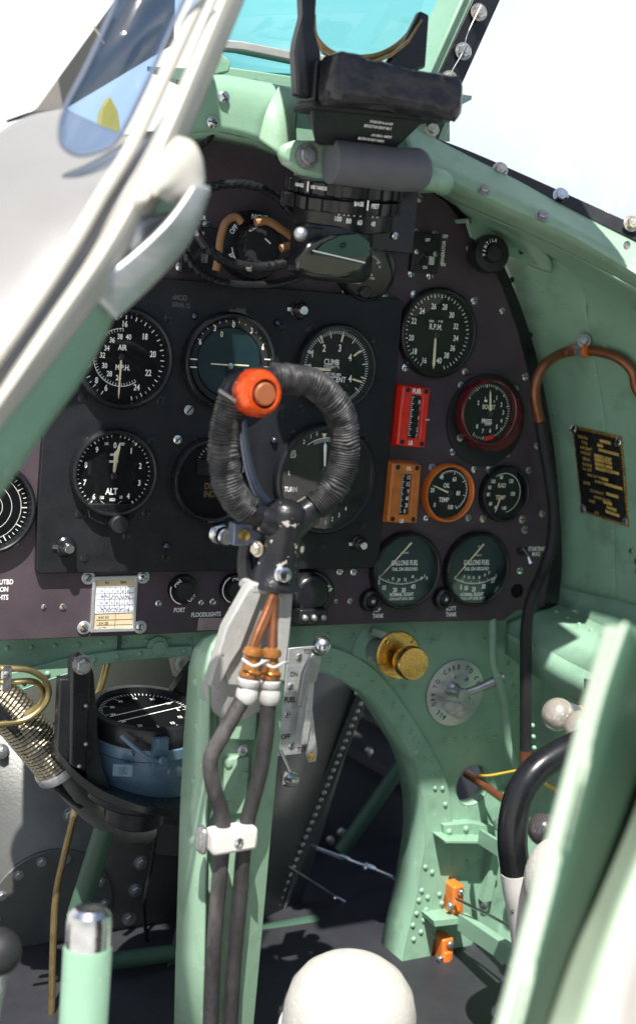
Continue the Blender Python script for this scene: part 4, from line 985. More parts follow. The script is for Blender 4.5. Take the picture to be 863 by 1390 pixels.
# curved green torque box and strut
m = MB(); Ys=YC+.012
hd=[(308,866),(320,872),(304,905),(296,950),(282,960),(276,915),(280,893),(290,876)]
m.prism(PP(hd,Ys-.008),(0,.022,0),'green_worn'); m.build('strut_head', cc_, bevel=.004)
m = MB()
left_f=[P(296,862,Ys+.02),P(278,866,Ys+.03),P(264,882,Ys+.035),P(258,905,Ys+.04),P(251,1000,Ys+.04),P(246,1100,Ys+.04),P(240,1300,Ys+.04),P(237,1430,Ys+.04)]
left_b=[P(306,866,Ys-.004),P(294,872,Ys-.006),P(286,886,Ys-.008),P(284,905,Ys-.010),P(284,1000,Ys-.012),P(281,1100,Ys-.012),P(277,1300,Ys-.012),P(275,1430,Ys-.012)]
m.band(left_f,left_b,'green_worn'); m.build('strut_side', cc_, solid=.002)
m = MB(); inn=[p+V((0.001,.014,0)) for p in left_b[2:]]; rt=[P(386,880,Ys+.004),P(384,925,Ys+.002),P(377,1000,Ys+.002),P(368,1100,Ys+.002),P(350,1300,Ys+.002),P(338,1430,Ys+.002)]
m.band(left_b[2:],inn,'green_worn'); m.band(inn,rt,'green_worn'); m.build('strut_channel', cc_, solid=.0015)
rt2=[P(364,930,Ys-.004),P(352,1000,Ys-.010),P(344,1100,Ys-.012),P(328,1300,Ys-.012),P(318,1430,Ys-.012)]
m = MB(); m.band([p+V((.0,-.004,0)) for p in rt2],[p+V((0,-.004,0)) for p in rt[1:]],'green_worn',(0,.03,0)); m.build('strut_side', cc_, bevel=.001)
m = MB(); m.prism(PP([(298,970),(350,968),(348,1005),(300,1005)],Ys-.006),(0,.010,0),'green_worn'); m.prism(PP([(304,1030),(340,1026),(334,1105),(304,1108)],Ys-.002),(0,.006,0),'green_worn'); m.build('access_plate', cc_, bevel=.0015)
for x,y in ((310,1036),(332,1052),(311,1092),(268,925),(270,985),(266,1060),(262,1140)): MB().lathe(P(x,y,Ys-.002 if x>300 else Ys+.012),(0,-1,0) if x>300 else (-.8,-.6,0),[(.0036,0),(.003,.0015),(1e-5,.002)],'green_worn',12).build('rivet', cc_)
MB().lathe(P(329,1017,Ys-.006),(0,-1,0),[(.0048,0),(.0048,.002),(.003,.003),(.001,.002)],'steel_dull',20).build('stud', cc_)
m = MB(); m.lathe(P(322,925,Ys-.002),(0,-1,0),[(.030,0),(.030,.006),(.027,.008),(1e-5,.008)],'alloy_paint',40); m.build('bearing_boss', cc_)
# hoses and fittings
Yh=YC-.026
for nm,pts in (('hose',[(335,925),(331,945),(320,966),(301,1000),(286,1030),(289,1065),(300,1100),(303,1130),(299,1180),(294,1240),(289,1310),(285,1430)]),
               ('hose',[(366,930),(364,955),(361,1000),(354,1045),(342,1090),(334,1125),(329,1170),(325,1220),(317,1310),(311,1430)])):
    m = MB(); m.tube([P(x,y,Yh if y<1090 else Yh+.002) for x,y in pts],.0060,'rubber',18,8,rfun=lambda L,th:.0003*noise.noise(V((math.cos(th),math.sin(th),L*60)))); m.build(nm, cc_)
for (x0,y0),(x1,y1) in (((343,887),(334,950)),((368,889),(365,960))):
    a_,b_=P(x0,y0,Yh),P(x1,y1,Yh); ax=(b_-a_); Ln=ax.length
    m = MB(); m.lathe(a_,ax,[(u_,v_*.68) for u_,v_ in [(.0042,-.008),(.0066,-.006),(.0078,-.002),(.0078,.001),(.0052,.003),(.0062,.010),(.0064,.018),(.0082,.021),(.0084,.025),(.006,.028)]],'amber_metal',10); m.build('pipe_union', cc_, bevel=.0005)
    m = MB(); m.lathe(a_+ax.normalized()*.0185,ax,[(u_,v_*.72) for u_,v_ in [(.0066,0),(.0086,.002),(.0086,.007),(.0071,.010),(.0082,.014),(.0086,.022),(.0066,.027)]],'ceramic',28); m.build('ferrule', cc_)
    k=a_+ax.normalized()*.004; m = MB(); m.tube([k+V((-.011,-.006,.002)),k+V((-.004,-.012,-.002)),k+V((.005,-.0115,.001)),k+V((.011,-.006,-.001))],.0011,'ceramic',8); m.build('lock_tab', cc_)
for pts in ([(373,803),(366,830),(354,858),(343,884)],[(370,805),(371,840),(369,884)],[(372,803),(362,830),(349,860),(341,882)]):
    m = MB(); m.tube([P(x,y,Yh+.012*(1-(y-800)/90)) for x,y in pts],.0034,'copper',12); m.build('copper_pipe', cc_)
cl=P(314,1139,Yh-.004); m = MB(); m.box(cl+V((.001,.002,0)),(.037,.018,.018),'white_paint',Matrix.Rotation(-.04,3,'Y')); 
m.box(cl+V((-.020,.010,-.002)),(.006,.014,.021),'steel_old'); m.build('hose_clamp', cc_, bevel=.003)
MB().screw(cl+V((.003,-.0072,0)),.0042).build('clamp_screw', cc_)

# ------------------------------------------------------------------ compass
cp = thing('magnetic_compass', P(195,1120,0), 'blue bodied aircraft compass with black verge ring, held low on the left', 'compass')
Yq=-.03; oc=P(199,962,Yq); axc=V((.0,-.10,1)).normalized(); rr=.0530
m = MB(); m.lathe(oc,axc,[(rr*.98,-.018),(rr*1.0,-.016),(rr*1.0,-.002),(rr*.97,.0015),(rr*.84,.002),(rr*.82,-.004)],'black',72,cap=False); m.build('verge_ring', cp)
MB().lathe(oc,axc,[(rr*.83,-.004),(1e-5,-.004)],'dial_black',60,cap=False).build('card', cp)
m = MB(); x,y,a=frame_from_axis(axc)
for i in range(72):
    t=2*PI*i/72; d_=x*math.cos(t)+y*math.sin(t); n=a.cross(d_)*.0003; r0,r1=(.72,.79) if i%6 else (.66,.79); h=a*-.0034
    m.add([oc+h+d_*rr*r0-n,oc+h+d_*rr*r0+n,oc+h+d_*rr*r1+n,oc+h+d_*rr*r1-n],[(0,1,2,3)],'white_mark')
for s in (-1,1):
    d_=V((.95,.3,0)); d_=(d_-a*d_.dot(a)).normalized(); e_=a.cross(d_); h=a*-.0028; n=e_*.0005; q=oc+h+e_*(s*.006)
    m.add([q-d_*.035-n,q-d_*.035+n,q+d_*.035+n,q+d_*.035-n],[(0,1,2,3)],'white_mark')
U=V((1,0,0)); Wv=a.cross(U)*1.0; Rm=Matrix((U,a*-1,a.cross(U))).transposed()
for i,ch in enumerate(('N','30','60','E','12','15','S','21','24','W','30','33')):
    t=PI/2-2*PI*i/12; d_=U*math.cos(t)+a.cross(U)*math.sin(t); m.text(ch,oc-a*.0032+d_*rr*.58,.0045,'white_mark',.85,0,Rm)
m.build('markings', cp)
m = MB(); m.lathe(oc,axc,[(.0480,-.072),(.0490,-.052),(.0500,-.050),(.0512,-.044),(.0520,-.030),(.0520,-.028),(.0540,-.026),(.0540,-.017),(.052,-.015),(.048,-.015)],'blue_paint',60); m.build('bowl', cp)
m = MB(); q=oc+V((-.006,-.0535,-.022)); m.box(q,(.013,.008,.028),'blue_paint'); m.box(q+V((0,-.004,.010)),(.009,.006,.010),'blue_paint'); m.screw(q+V((0,-.008,-.004)),.004,'blue_paint',slot=False); m.build('locking_clamp', cp, bevel=.001)
m = MB(); m.tube([q+V((0,-.006,-.006)),q+V((-.012,-.007,-.001)),q+V((-.024,-.004,.008)),q+V((-.034,.004,.017))],.0021,'blue_paint',12); m.build('locking_lever', cp)
m = MB(); q=P(167,1045,Yq-.049); m.box(q,(.017,.004,.011),'blue_paint',Matrix.Rotation(-.35,3,'Z')); m.text('152',q+V((0,-.0032,0)),.006,'blue_paint'); m.build('number_plate', cp, bevel=.0005)
for px,py in ((180,1022),(232,1047)): MB().screw(P(px,py,Yq-.056),.0032,'blue_paint').build('screw', cp)
m = MB(); m.lathe(oc,axc,[(.026,-.108),(.028,-.106),(.029,-.090),(.042,-.084),(.049,-.078),(.050,-.070)],'black',48); m.build('base', cp)
cbk = thing('compass_bracket', P(120,1060,-.05), 'black curved steel bracket carrying the compass on its left side', 'bracket')
Yb=-.075
m = MB(); m.prism(PP([(97,900),(100,892),(112,889),(122,893),(125,905),(118,1048),(96,1040)],Yb),(0,.012,0),'black'); m.build('arm', cbk, bevel=.002)
m = MB(); m.prism(PP([(82,922),(98,922),(98,1040),(78,1020)],Yb+.01),(0,.012,0),'black'); m.prism(PP([(122,896),(128,915),(134,1000),(140,1045),(150,1072),(118,1062),(112,1000)],Yb+.006),(0,.03,0),'black'); m.build('side_plate', cbk, bevel=.001)
m = MB(); m.band(catmull([P(78,1018,Yb+.01),P(110,1052,Yb),P(150,1078,Yb-.01),(P(200,1094,Yb-.022)),P(262,1098,Yb-.02)],5),catmull([P(82,1036,Yb+.01),P(112,1070,Yb),P(152,1093,Yb-.01),P(200,1106,Yb-.022),P(262,1112,Yb-.02)],5),'black',(0,.05,0)); m.build('cradle', cbk, bevel=.001)
MB().hexbolt(P(112,902,Yb-.001),.0062,'steel').build('bolt', cbk)
for x_,y_ in ((117,958),(117,1010),(108,1040),(139,1078)): MB().sphere(P(x_,y_,Yb-.001),.0018,'steel_dull',10).build('rivet', cbk)
o=cable('brass_rod','short brass rod behind the compass bracket',[P(146,900,.03),P(138,930,.03),P(130,955,.03)],.0032,'brass_olive',None,cat='rod')
o=tag(MB().prism(PP([(234,938),(262,900),(262,945)],.0),(0,.01,0),'black').build('compass_stay'),'small black triangular stay behind the compass rim','bracket')

# ------------------------------------------------------------------ pipes at lower left
hp=[P(-30,930,.0),P(10,960,-.005),P(45,1000,-.01),P(80,1042,-.01)]
path=catmull(hp,130); 
def braid(L,th): return .0013*math.sin(th*13+L*900)*math.sin(th*13-L*900)
m = MB(); m.tube(path,.0190,'braid_metal',78,1,smooth=False,rfun=braid); o=m.build('braided_hose',None,ang=80); tag(o,'thick braided metal hose curving down at the left','hose')
m = MB(); m.tube([P(78,1040,-.01),P(100,1072,.0),P(130,1102,.02),P(165,1124,.04),P(200,1128,.06)],.0120,'grey_duct',24,10); m.lathe(P(76,1037,-.01),(P(90,1056,-.01)-P(76,1037,-.01)),[(.0215,0),(.0222,.002),(.0222,.008),(.018,.010)],'steel_dull',32); tag(m.build('alloy_duct'),'smooth dull aluminium duct continuing from the braided hose','pipe')
m = MB(); m.tube([P(-30,948,-.02),P(0,966,-.02),P(40,1010,-.02),P(70,1055,-.015),P(110,1090,0)],.006,'black',12); tag(m.build('black_hose'),'thin black hose hugging the underside of the braided hose','hose')
cable('brass_pipe','upper brass pipe loop at the left edge',[P(-30,906,-.06),P(5,907,-.06),P(40,910,-.06),P(62,924,-.055),P(66,945,-.05),P(52,966,-.05),P(25,980,-.05),P(-30,985,-.05)],.0027,'brass_olive','brass pipe loops',cat='pipe')
cable('brass_pipe','inner brass pipe loop clipped beside the upper one',[P(-30,926,-.055),P(10,926,-.055),P(45,925,-.055),P(60,938,-.04),P(55,955,-.035),P(35,970,-.03)],.0027,'brass_olive','brass pipe loops',cat='pipe')
tag(MB().box(P(9,921,-.063),(.007,.006,.020),'steel').screw(P(9,916,-.067),.003).build('pipe_clip'),'small steel clip holding the two brass pipes','clip')
cable('brass_pipe','long thin dark brass pipe hanging down the left footwell',[P(104,1085,.05),P(100,1110,.05),P(88,1160,.05),P(76,1220,.05),P(72,1300,.05),P(70,1400,.05)],.0034,'brass_dull',None,cat='pipe')
tag(MB().cyl(P(153,1092,.03),P(105,1245,.03),.0105,'green_dark').build('frame_tube'),'dark green slanting tube in the left footwell','tube')
tag(MB().cyl(P(150,1305,.10),P(262,1290,.10),.009,'green_dark').build('frame_tube'),'dark green tube low in the left footwell next to the column','tube')

# footwell skins
lfw = thing('left_footwell_skin', P(120,1300,.22), 'dull grey metal skin of the left footwell with round bolted cover', 'airframe')
YL=.20
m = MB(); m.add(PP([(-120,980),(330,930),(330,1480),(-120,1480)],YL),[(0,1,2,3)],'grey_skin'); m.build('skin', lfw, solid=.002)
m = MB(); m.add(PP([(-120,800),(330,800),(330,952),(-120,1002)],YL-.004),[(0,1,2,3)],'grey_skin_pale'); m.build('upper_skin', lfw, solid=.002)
oc2=P(68,1235,YL-.002)
m = MB(); m.lathe(oc2,(0,-1,0),[(.070,0),(.070,.003),(.069,.004),(1e-5,.004)],'grey_skin',64); m.build('round_cover', lfw)
for i in range(14):
    t=2*PI*i/14; MB().hexbolt(oc2+V((.060*math.cos(t),-.004,.060*math.sin(t))),.0042,'steel_dull').build('bolt', lfw)
for x_,y_ in ((200,1135),(191,1171),(184,1208),(175,1247),(167,1285),(95,1105),(2,1020)): MB().hexbolt(P(x_,y_,YL-.001),.0062,'steel_dull').build('bolt', lfw)
m = MB(); m.lathe(P(248,900,YL-.006),(0,-1,0),[(.014,0),(.014,.002),(.009,.0025),(.009,.005),(.006,.006),(.003,.003)],'grey_skin_pale',24); m.prism(PP([(230,893),(262,893),(262,922),(236,918)],YL-.007),(0,.003,0),'grey_skin_pale'); m.build('boss', lfw, bevel=.0008)
m = MB(); m.prism(PP([(210,1120),(262,1120),(262,1165),(212,1160)],YL-.004),(0,.002,0),'grey_skin'); m.build('patch_plate', lfw, bevel=.0005)

rfw = thing('right_footwell_skin', P(450,1300,.30), 'dark grey metal walls inside the right footwell with a slanting rivet seam', 'airframe')
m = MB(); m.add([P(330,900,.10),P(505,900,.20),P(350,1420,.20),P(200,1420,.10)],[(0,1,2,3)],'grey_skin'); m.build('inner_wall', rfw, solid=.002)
m = MB(); m.band([P(492,925,.185),P(355,1265,.185)],[P(505,932,.185),P(372,1275,.185)],'grey_skin',(0,.01,0)); m.build('seam_strip', rfw, bevel=.0006)
rivets(rfw, along([P(497,935,.183),P(361,1268,.183)],34), .0034,'steel_dull')
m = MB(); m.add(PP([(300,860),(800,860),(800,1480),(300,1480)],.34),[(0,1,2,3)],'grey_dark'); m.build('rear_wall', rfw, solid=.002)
m = MB(); m.band([P(470,1010,.32),P(620,1095,.32)],[P(466,1022,.32),P(616,1108,.32)],'grey_dark',(0,.01,0)); m.build('stringer', rfw)
for x_,y_ in ((448,1141),(463,1130),(452,1174),(530,1214),(538,1245),(423,1252),(510,930),(500,1020)): MB().lathe(P(x_,y_,.33),(0,-1,0),[(.007,0),(.005,.004),(1e-5,.005)],'steel_dull',12).build('rivet', rfw)
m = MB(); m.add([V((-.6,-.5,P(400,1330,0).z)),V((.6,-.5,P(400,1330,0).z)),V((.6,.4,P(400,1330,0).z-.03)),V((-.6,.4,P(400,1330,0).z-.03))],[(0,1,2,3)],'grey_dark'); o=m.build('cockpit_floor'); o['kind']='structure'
tag(MB().cyl(P(556,1022,.26),P(462,1156,.26),.0095,'green_dark').build('frame_tube'),'dark green diagonal tube across the right footwell','tube')
tag(MB().cyl(P(345,1272,.15),P(430,1255,.15),.012,'green_dark').build('frame_tube'),'short green tube at the foot of the right footwell','tube')
for x_,y_,r_ in ((505,1207,.016),(600,1000,.02),(395,1200,.012)): MB().lathe(P(x_,y_,.335),(0,-1,0),[(r_,0),(r_,.002),(r_*.9,.003),(1e-5,.003)],'grey_dark',30).build('cover_disc', rfw)
for a_,b_ in (((420,1120),(560,1290)),((480,960),(575,1010)),((430,1290),(575,1200))): MB().band([P(*a_,.333),P(*b_,.333)],[P(a_[0],a_[1]+7,.333),P(b_[0],b_[1]+7,.333)],'grey_dark',(0,-.008,0)).build('stringer', rfw)
cable('footwell_pipe','thin steel pipe crossing low in the right footwell',[P(395,1262,.16),P(440,1245,.18),P(500,1262,.2),P(560,1258,.2)],.0022,'steel_old',None,cat='pipe')
cable('footwell_pipe','thin dark pipe clipped along the left footwell skin',[P(215,1105,.16),P(206,1170,.16),P(196,1230,.16),P(200,1300,.16),P(190,1400,.16)],.0022,'black',None,cat='pipe')
def turnbuckle(p0,p1,q0,q1,label):
    g=thing('control_cable', (V(p0)+V(p1))/2, label, 'control cable','control cables in the right footwell')
    MB().tube([p0,V(p0).lerp(V(p1),.5),p1],.0011,'steel_dull',8,4).build('wire', g)
    a_,b_=V(q0),V(q1); L_=(b_-a_).length; m=MB(); m.lathe(a_,b_-a_,[(.0018,0),(.0030,.006),(.0032,L_*.3),(.0046,L_*.32),(.0046,L_*.42),(.003,L_*.45),(.003,L_*.62),(.0058,L_*.64),(.0058,L_*.74),(.0030,L_*.78),(.0016,L_)],'steel',12); m.build('turnbuckle', g)
turnbuckle(P(395,1140,.2),P(565,1205,.2),P(425,1150,.2),P(532,1190,.2),'upper slanting steel control cable with turnbuckle')
turnbuckle(P(380,1168,.18),P(560,1285,.18),P(455,1218,.18),P(552,1280,.18),'lower slanting steel control cable with turnbuckle')
cable('red_wire','thin red wire at the right edge of the dark footwell',[P(572,1162,.1),P(548,1185,.1),P(535,1205,.1),P(542,1240,.1),P(570,1250,.1)],.0016,'wire_red',None)
tag(MB().sphere(P(556,1226,.13),.022,'black',20,sq=1.2).box(P(548,1212,.12),(.02,.02,.015),'black').build('cable_junction'),'dark round fitting behind the red wire','fitting')

# ------------------------------------------------------------------ fuel cock lever quadrant in the centre
fq = thing('fuel_lever_quadrant', P(400,1020,-.05), 'pale metal lever plate lettered TOP, ON, FUEL and OFF beside the column', 'lever plate')
Yp=-.06
m = MB(); m.prism(PP([(392,880),(425,877),(418,940),(409,1023),(378,1027),(384,960)],Yp),(0,.002,0),'aluminium'); m.build('plate', fq, bevel=.0005)
for t,x_,y_,h in (('TOP',418,884,6.5),('ON',399,915,7),('FUEL',394,950,7.5),('OFF',388,1000,7.5),('TOP',410,1017,7)):
    m = MB(); T(m,t,x_,y_,h,Yp-.0005,'print',.85); m.build('lettering', fq)
for x_,y_ in ((406,892),(394,932),(390,970),(396,1012)): MB().screw(P(x_,y_,Yp),.0034).build('screw', fq)
m = MB(); m.prism(PP([(424,887),(438,890),(430,925),(418,930),(410,960),(404,960),(412,915)],Yp-.02),(0,.006,0),'steel_dull'); m.build('lever', fq, bevel=.001)
MB().sphere(P(437,876,Yp-.022),.0085,'steel',24).build('lever_ball', fq)
m = MB(); m.prism(PP([(420,925),(427,925),(424,968),(418,1010),(410,1012),(416,960)],Yp-.014),(0,.004,0),'aluminium'); m.prism(PP([(424,960),(431,1020),(429,1034),(419,1036),(416,1024),(420,1000)],Yp-.008),(0,.003,0),'aluminium'); m.build('link_arm', fq, bevel=.0008)
MB().lathe(P(422,1027,Yp-.009),(0,-1,0),[(.0035,0),(.0035,.001),(1e-5,.0012)],'brass',14).build('pivot', fq)
m = MB(); m.cyl(P(380,1018,Yp-.004),P(396,1052,Yp-.01),.0018,'steel'); m.build('rod', fq)
m = MB(); m.lathe(P(384,1056,Yp-.01),P(404,1060,Yp-.01)-P(384,1056,Yp-.01),[(.002,0),(.0062,.001),(.007,.004),(.0070,.010),(.0062,.0135),(.002,.015)],'steel',20); m.build('rod_knob', fq)

# primer pump knob
pk = thing('priming_pump', P(545,890,YF), 'round brass priming pump knob below the panel', 'pump knob')
MB().lathe(P(512,880,YF+.005),(0,-1,0),[(.019,0),(.019,.001),(.016,.001),(.016,-.003)],'black_matt',30,sx=1.1).build('opening', pk)
m = MB(); ax=(P(561,901,-.055)-P(508,881,.03)).normalized(); b0=P(508,881,.03)
L_=(P(561,901,-.055)-b0).length
m.lathe(b0,ax,[(.012,0),(.012,L_*.55)],'steel_dull',24); m.build('barrel', pk)
m = MB(); fl=P(540,889,-.025); m.lathe(fl-ax*.006,ax,[(.0165,0),(.0230,.001),(.0240,.0035),(.0240,.007),(.0225,.0085),(.010,.009)],'brass',48); m.build('flange', pk)
for i in range(4): t=PI/4+i*PI/2; MB().screw(fl+ax*.0022+V((.019*math.cos(t),0,.019*math.sin(t))),.0022,'brass',ax).build('screw', pk)
m = MB(); m.lathe(P(561,901,-.055)-ax*.020,ax,[(.012,0),(.0135,.002),(.0135,.006),(.0158,.009),(.0165,.011),(.0165,.019),(.0155,.021),(1e-5,.0212)],'brass',48); m.build('knob', pk)
for dz in (.014,-.012): MB().box(P(512,880,.02)+V((.004,0,dz)),(.030,.004,.007),'steel_dull',Matrix.Rotation(.35,3,'Y')).build('lug', pk)

# fuel cock dial
fd = thing('fuel_cock_dial', P(617,940,YF), 'round silver dial plate lettered TO CARB, TO CYL and ALL OFF with lever', 'fuel cock')
dc_=P(617,940,YF-.001); Rd=.0365
m = MB(); m.lathe(dc_,(0,-1,0),[(Rd,0),(Rd,.0018),(Rd*.98,.0022),(1e-5,.0022)],'aluminium',72); m.build('plate', fd)
m = MB()
def arctext(s_,a0,step,rf,h):
    for i,ch in enumerate(s_):
        if ch==' ': continue
        t=math.radians(a0+i*step); m.text(ch,dc_+V((Rd*rf*math.sin(t),-.0026,Rd*rf*math.cos(t))),h,'print',.8,-t)
arctext('TO CARB',-72,12,.80,.0056); arctext('TO CYL',22,12,.80,.0056); arctext('ALL OFF',-155,11,.80,.0056)
m.build('lettering', fd)
for a_ in (-12,38): t=math.radians(a_+0); MB().screw(dc_+V((Rd*.52*math.sin(t),-.002,Rd*.52*math.cos(t))),.0028).build('screw', fd)
h0=P(626,942,YF-.022)
m = MB(); m.lathe(V((h0.x,YF-.003,h0.z)),(0,-1,0),[(.008,0),(.008,.006),(.0055,.008),(.0055,.018),(.0065,.019),(.0065,.023),(1e-5,.024)],'steel_dull',24); m.tube([h0+V((-.013,.004,.004)),h0+V((.0,.002,0)),h0+V((.012,.004,-.008))],.003,'steel_dull',12); m.build('spindle', fd)
m = MB(); e=P(682,920,YF-.030); m.tube([h0,h0.lerp(e,.4)+V((0,0,-.001)),h0.lerp(e,.8),e],lambda t:.0036+.0030*t,'steel_dull',16,8); m.build('lever', fd)
m = MB()
for i in range(5): m.sphere(P(610+i*3.0,959+3*math.sin(i*1.7)+i*1.5,YF-.022),.0065+.002*random.random(),'fleece',12,sq=.8)
m.build('tie_tag', fd, ang=80)

# pipes on the right
cable('green_pipe','slim green painted pipe running down right of the fuel cock dial',[P(667,835,.015),P(668,860,.005),P(669,901,.0),P(680,935,-.005),P(686,975,-.005),P(689,1010,-.0),P(701,1040,.0),P(716,1052,.0)],.0046,'green',None,cat='pipe',seg=16)
arch=[(905,580),(868,535),(858,505),(840,487),(815,478),(790,476),(765,479),(742,492),(729,512),(726,540),(733,575)]
xr=xw+.004
def pw(x_,y_,k): 
    p=PX(x_,y_,xr-.004+.0); 
    return p
ap=[]
for x_,y_ in arch:
    ap.append(wall_hit(x_,y_,.012) if 745<x_<890 else (P(x_,y_,-.02) if x_<746 else wall_hit(885,556,.012)+V((.02,-.02,-.02))))
cable('copper_pipe','brown copper pipe arched over the side wall, joined to the black hose',ap,.0052,'copper',None,cat='pipe',seg=16)
bh=[(733,573),(738,605),(745,645),(751,690),(749,735),(738,772),(722,810),(714,850),(713,900),(713,960),(713,1022)]
cable('black_hose','long black hose dropping past the right edge of the panel',[P(x_,y_,-.022 if y_<800 else -.035) for x_,y_ in bh],.0062,'black_matt',None,cat='hose',seg=18)
cable('copper_stub','copper end of the black hose at the lower right',[P(713,1018,-.035),P(713,1044,-.035)],.0066,'copper',None,cat='pipe',seg=18)
q=wall_hit(790,476,.012); g=thing('pipe_clamp',q,'small steel clamp and hex bolt holding the arched copper pipe','clamp')
MB().lathe(q+V((0,.007,0)),(0.15,-1,0),[(.0068,0),(.0068,.013)],'steel_dull',20).build('band', g)
MB().lathe(q+V((0,.012,0)),(0.15,-1,0),[(.0062,0),(.0062,.005)],'orange',20).lathe(q+V((0,-.004,0)),(0.15,-1,0),[(.0062,0),(.0062,.005)],'orange',20).build('sleeve', g)
MB().hexbolt(q+V((-.002,-.003,.010)),.005,'steel',(-.7,-.7,.2)).build('bolt', g)
# data plate on the side wall
_n0=wall_hit(776,578,0); _n1=wall_hit(845,593,0); _n2=wall_hit(789,694,0); _wn=(_n1-_n0).cross(_n2-_n0).normalized()
if _wn.x>0: _wn=-_wn
_w0=(_n0+_n1+_n2)/3+_wn*.003
def WL_(x_,y_,o=0.):
    d=ray(x_,y_); t=(_w0+_wn*o-CAM).dot(_wn)/d.dot(_wn); return CAM+d*t
dp=thing('data_plate', WL_(815,710), 'brass framed black data plate screwed to the green side wall', 'data plate')
Q=[WL_(776,578),WL_(842,593),WL_(853,716),WL_(789,694)]
MB().prism(Q,_wn*-.002,'brass').build('frame', dp)
cq=sum(Q,V())/4; I=[cq+(p-cq)*.94+_wn*.0008 for p in Q]
MB().prism(I,_wn*-.0006,'black').build('face', dp)
m=MB()
def dq(u,v,o=.0014): 
    a_=Q[0].lerp(Q[1],u); b_=Q[3].lerp(Q[2],u); return a_.lerp(b_,v)+_wn*o
def dbox(u0,v0,u1,v1,mt='brass_print'): m.add([dq(u0,v0),dq(u1,v0),dq(u1,v1),dq(u0,v1)],[(0,1,2,3)],mt)
ud=(Q[1]-Q[0]).normalized(); vd=(Q[0]-Q[3]).normalized(); Rm=Matrix((ud,ud.cross(vd)*-1,vd)).transposed()
for t,u_,v_,h in (('DRG No',.22,.10,.0036),('TYPE',.24,.16,.0036),('AIRCRAFT',.27,.22,.0036),('WEIGHT',.25,.28,.0036),('SERIAL',.25,.345,.0036),('ENGINE',.25,.41,.0036),('No OFF',.24,.465,.0036),('MAX TEST PRESSURE',.45,.52,.003),('INSPECTED',.5,.575,.003),('DATE',.2,.63,.0036),('CONTRACT',.4,.70,.0034),('MODIFICATIONS',.5,.76,.003),('PART',.28,.83,.0036),('STORES',.65,.89,.0034),('LTD',.35,.95,.003)):
    m.text(t,dq(u_,v_,.0016),h,'brass_print',.75,0,Rm)
random.seed(3)
for v_ in [i*.0535+.075 for i in range(17)]:
    if random.random()<.75:
        u0=.5+random.random()*.12; u1=min(.95,u0+.12+random.random()*.3); dbox(u0,v_,u1,v_+.032+random.random()*.006)
for v_ in (.255,.30,.35,.40): dbox(.42,v_,.62,v_+.04); dbox(.64,v_,.78,v_+.035)
m.build('lettering', dp)
for u_,v_ in ((.04,.03),(.95,.06),(.05,.96),(.94,.94)): MB().screw(dq(u_,v_),.0050,'steel',(-1,0,0)).build('screw', dp)
g=thing('grey_label_plate', WL_(862,800),'pale lilac grey plate cut off by the right edge','plate')
MB().prism([WL_(850,738),WL_(885,742),WL_(890,820),WL_(852,815)],_wn*-.002,'aluminium').build('plate', g)
MB().screw(WL_(856,748,.001),.0035,'steel',(-1,0,0)).build('screw', g); MB().text('S',WL_(866,770,.003),.02,'print',.9,0,Rm).build('lettering', g)

# levers with ball knobs on the right
def balllever(label,x_,y_,R_,mt,tail,mt2='grey_lever',Y=-.12,tmt='orange'):
    g=thing('ball_lever', P(x_,y_,Y), label, 'lever','ball knob levers on the right')
    MB().sphere(P(x_,y_,Y),R_,mt,32).build('ball', g)
    m=MB(); a_=P(x_,y_,Y); b_=P(tail[0],tail[1],Y+.03); m.tube([a_.lerp(b_,.1),a_.lerp(b_,.5)],lambda t:R_*(.85-.45*t),mt2,20,6); m.build('collar', g)
    MB().tube([a_.lerp(b_,.4),b_],R_*.35,tmt,14,6).build('stem', g)
balllever('upper left pearly ball knob of the lever pair',757,970,.0165,'pearl',(805,962))
balllever('pearly ball knob slightly lower and nearer the green rail',786,987,.0158,'pearl',(835,985),Y=-.16)
balllever('dark shiny ball knob under the black handle',737,1126,.0160,'ball_dark',(780,1120),Y=-.14,tmt='steel')
# handle bar
hb=thing('crank_handle', P(720,1300,-.24),'bent black handle tube with a white lower sleeve at the right','handle')
hpth=[(812,1002),(783,1012),(752,1028),(725,1048),(706,1076),(697,1110),(695,1145),(699,1182)]
MB().tube([P(x_,y_,-.22) for x_,y_ in hpth],.0132,'black',28,8).build('grip', hb)
MB().tube([P(x_,y_,-.22) for x_,y_ in ((699,1181),(703,1210),(709,1240),(717,1300),(728,1420))],.0137,'white_paint',28,8).screw(P(694,1238,-.236),.003).build('sleeve', hb)
tag(MB().sphere(P(750,1195,-.26),.025,'fleece',28,sq=1.5).build('white_pad'),'out of focus white rounded pad between the handle and green rail','pad')
tag(MB().prism(PP([(795,922),(822,926),(820,950),(794,944)],-.13),(0,.003,0),'black').text('OPEN',P(807,931,-.1305),.004).text('SHUT',P(806,940,-.1305),.004).build('small_placard'),'tiny black placard with white lettering above the ball knobs','placard')
cable('copper_pipe','copper pipe leaving the round hole towards the handle',[P(632,1050,.05),P(655,1065,.02),P(690,1090,-.03)],.0046,'copper',None,cat='pipe',seg=16)
cable('yellow_wire','thin yellow wire from the round hole to the hose end',[P(648,1052,.03),P(662,1053,.01),P(685,1049,-.01),P(706,1045,-.03)],.0014,'yellow',None)
cable('striped_wire','yellow wire behind the black handle',[P(735,1062,-.05),P(750,1070,-.06),P(762,1078,-.07)],.002,'yellow',None)
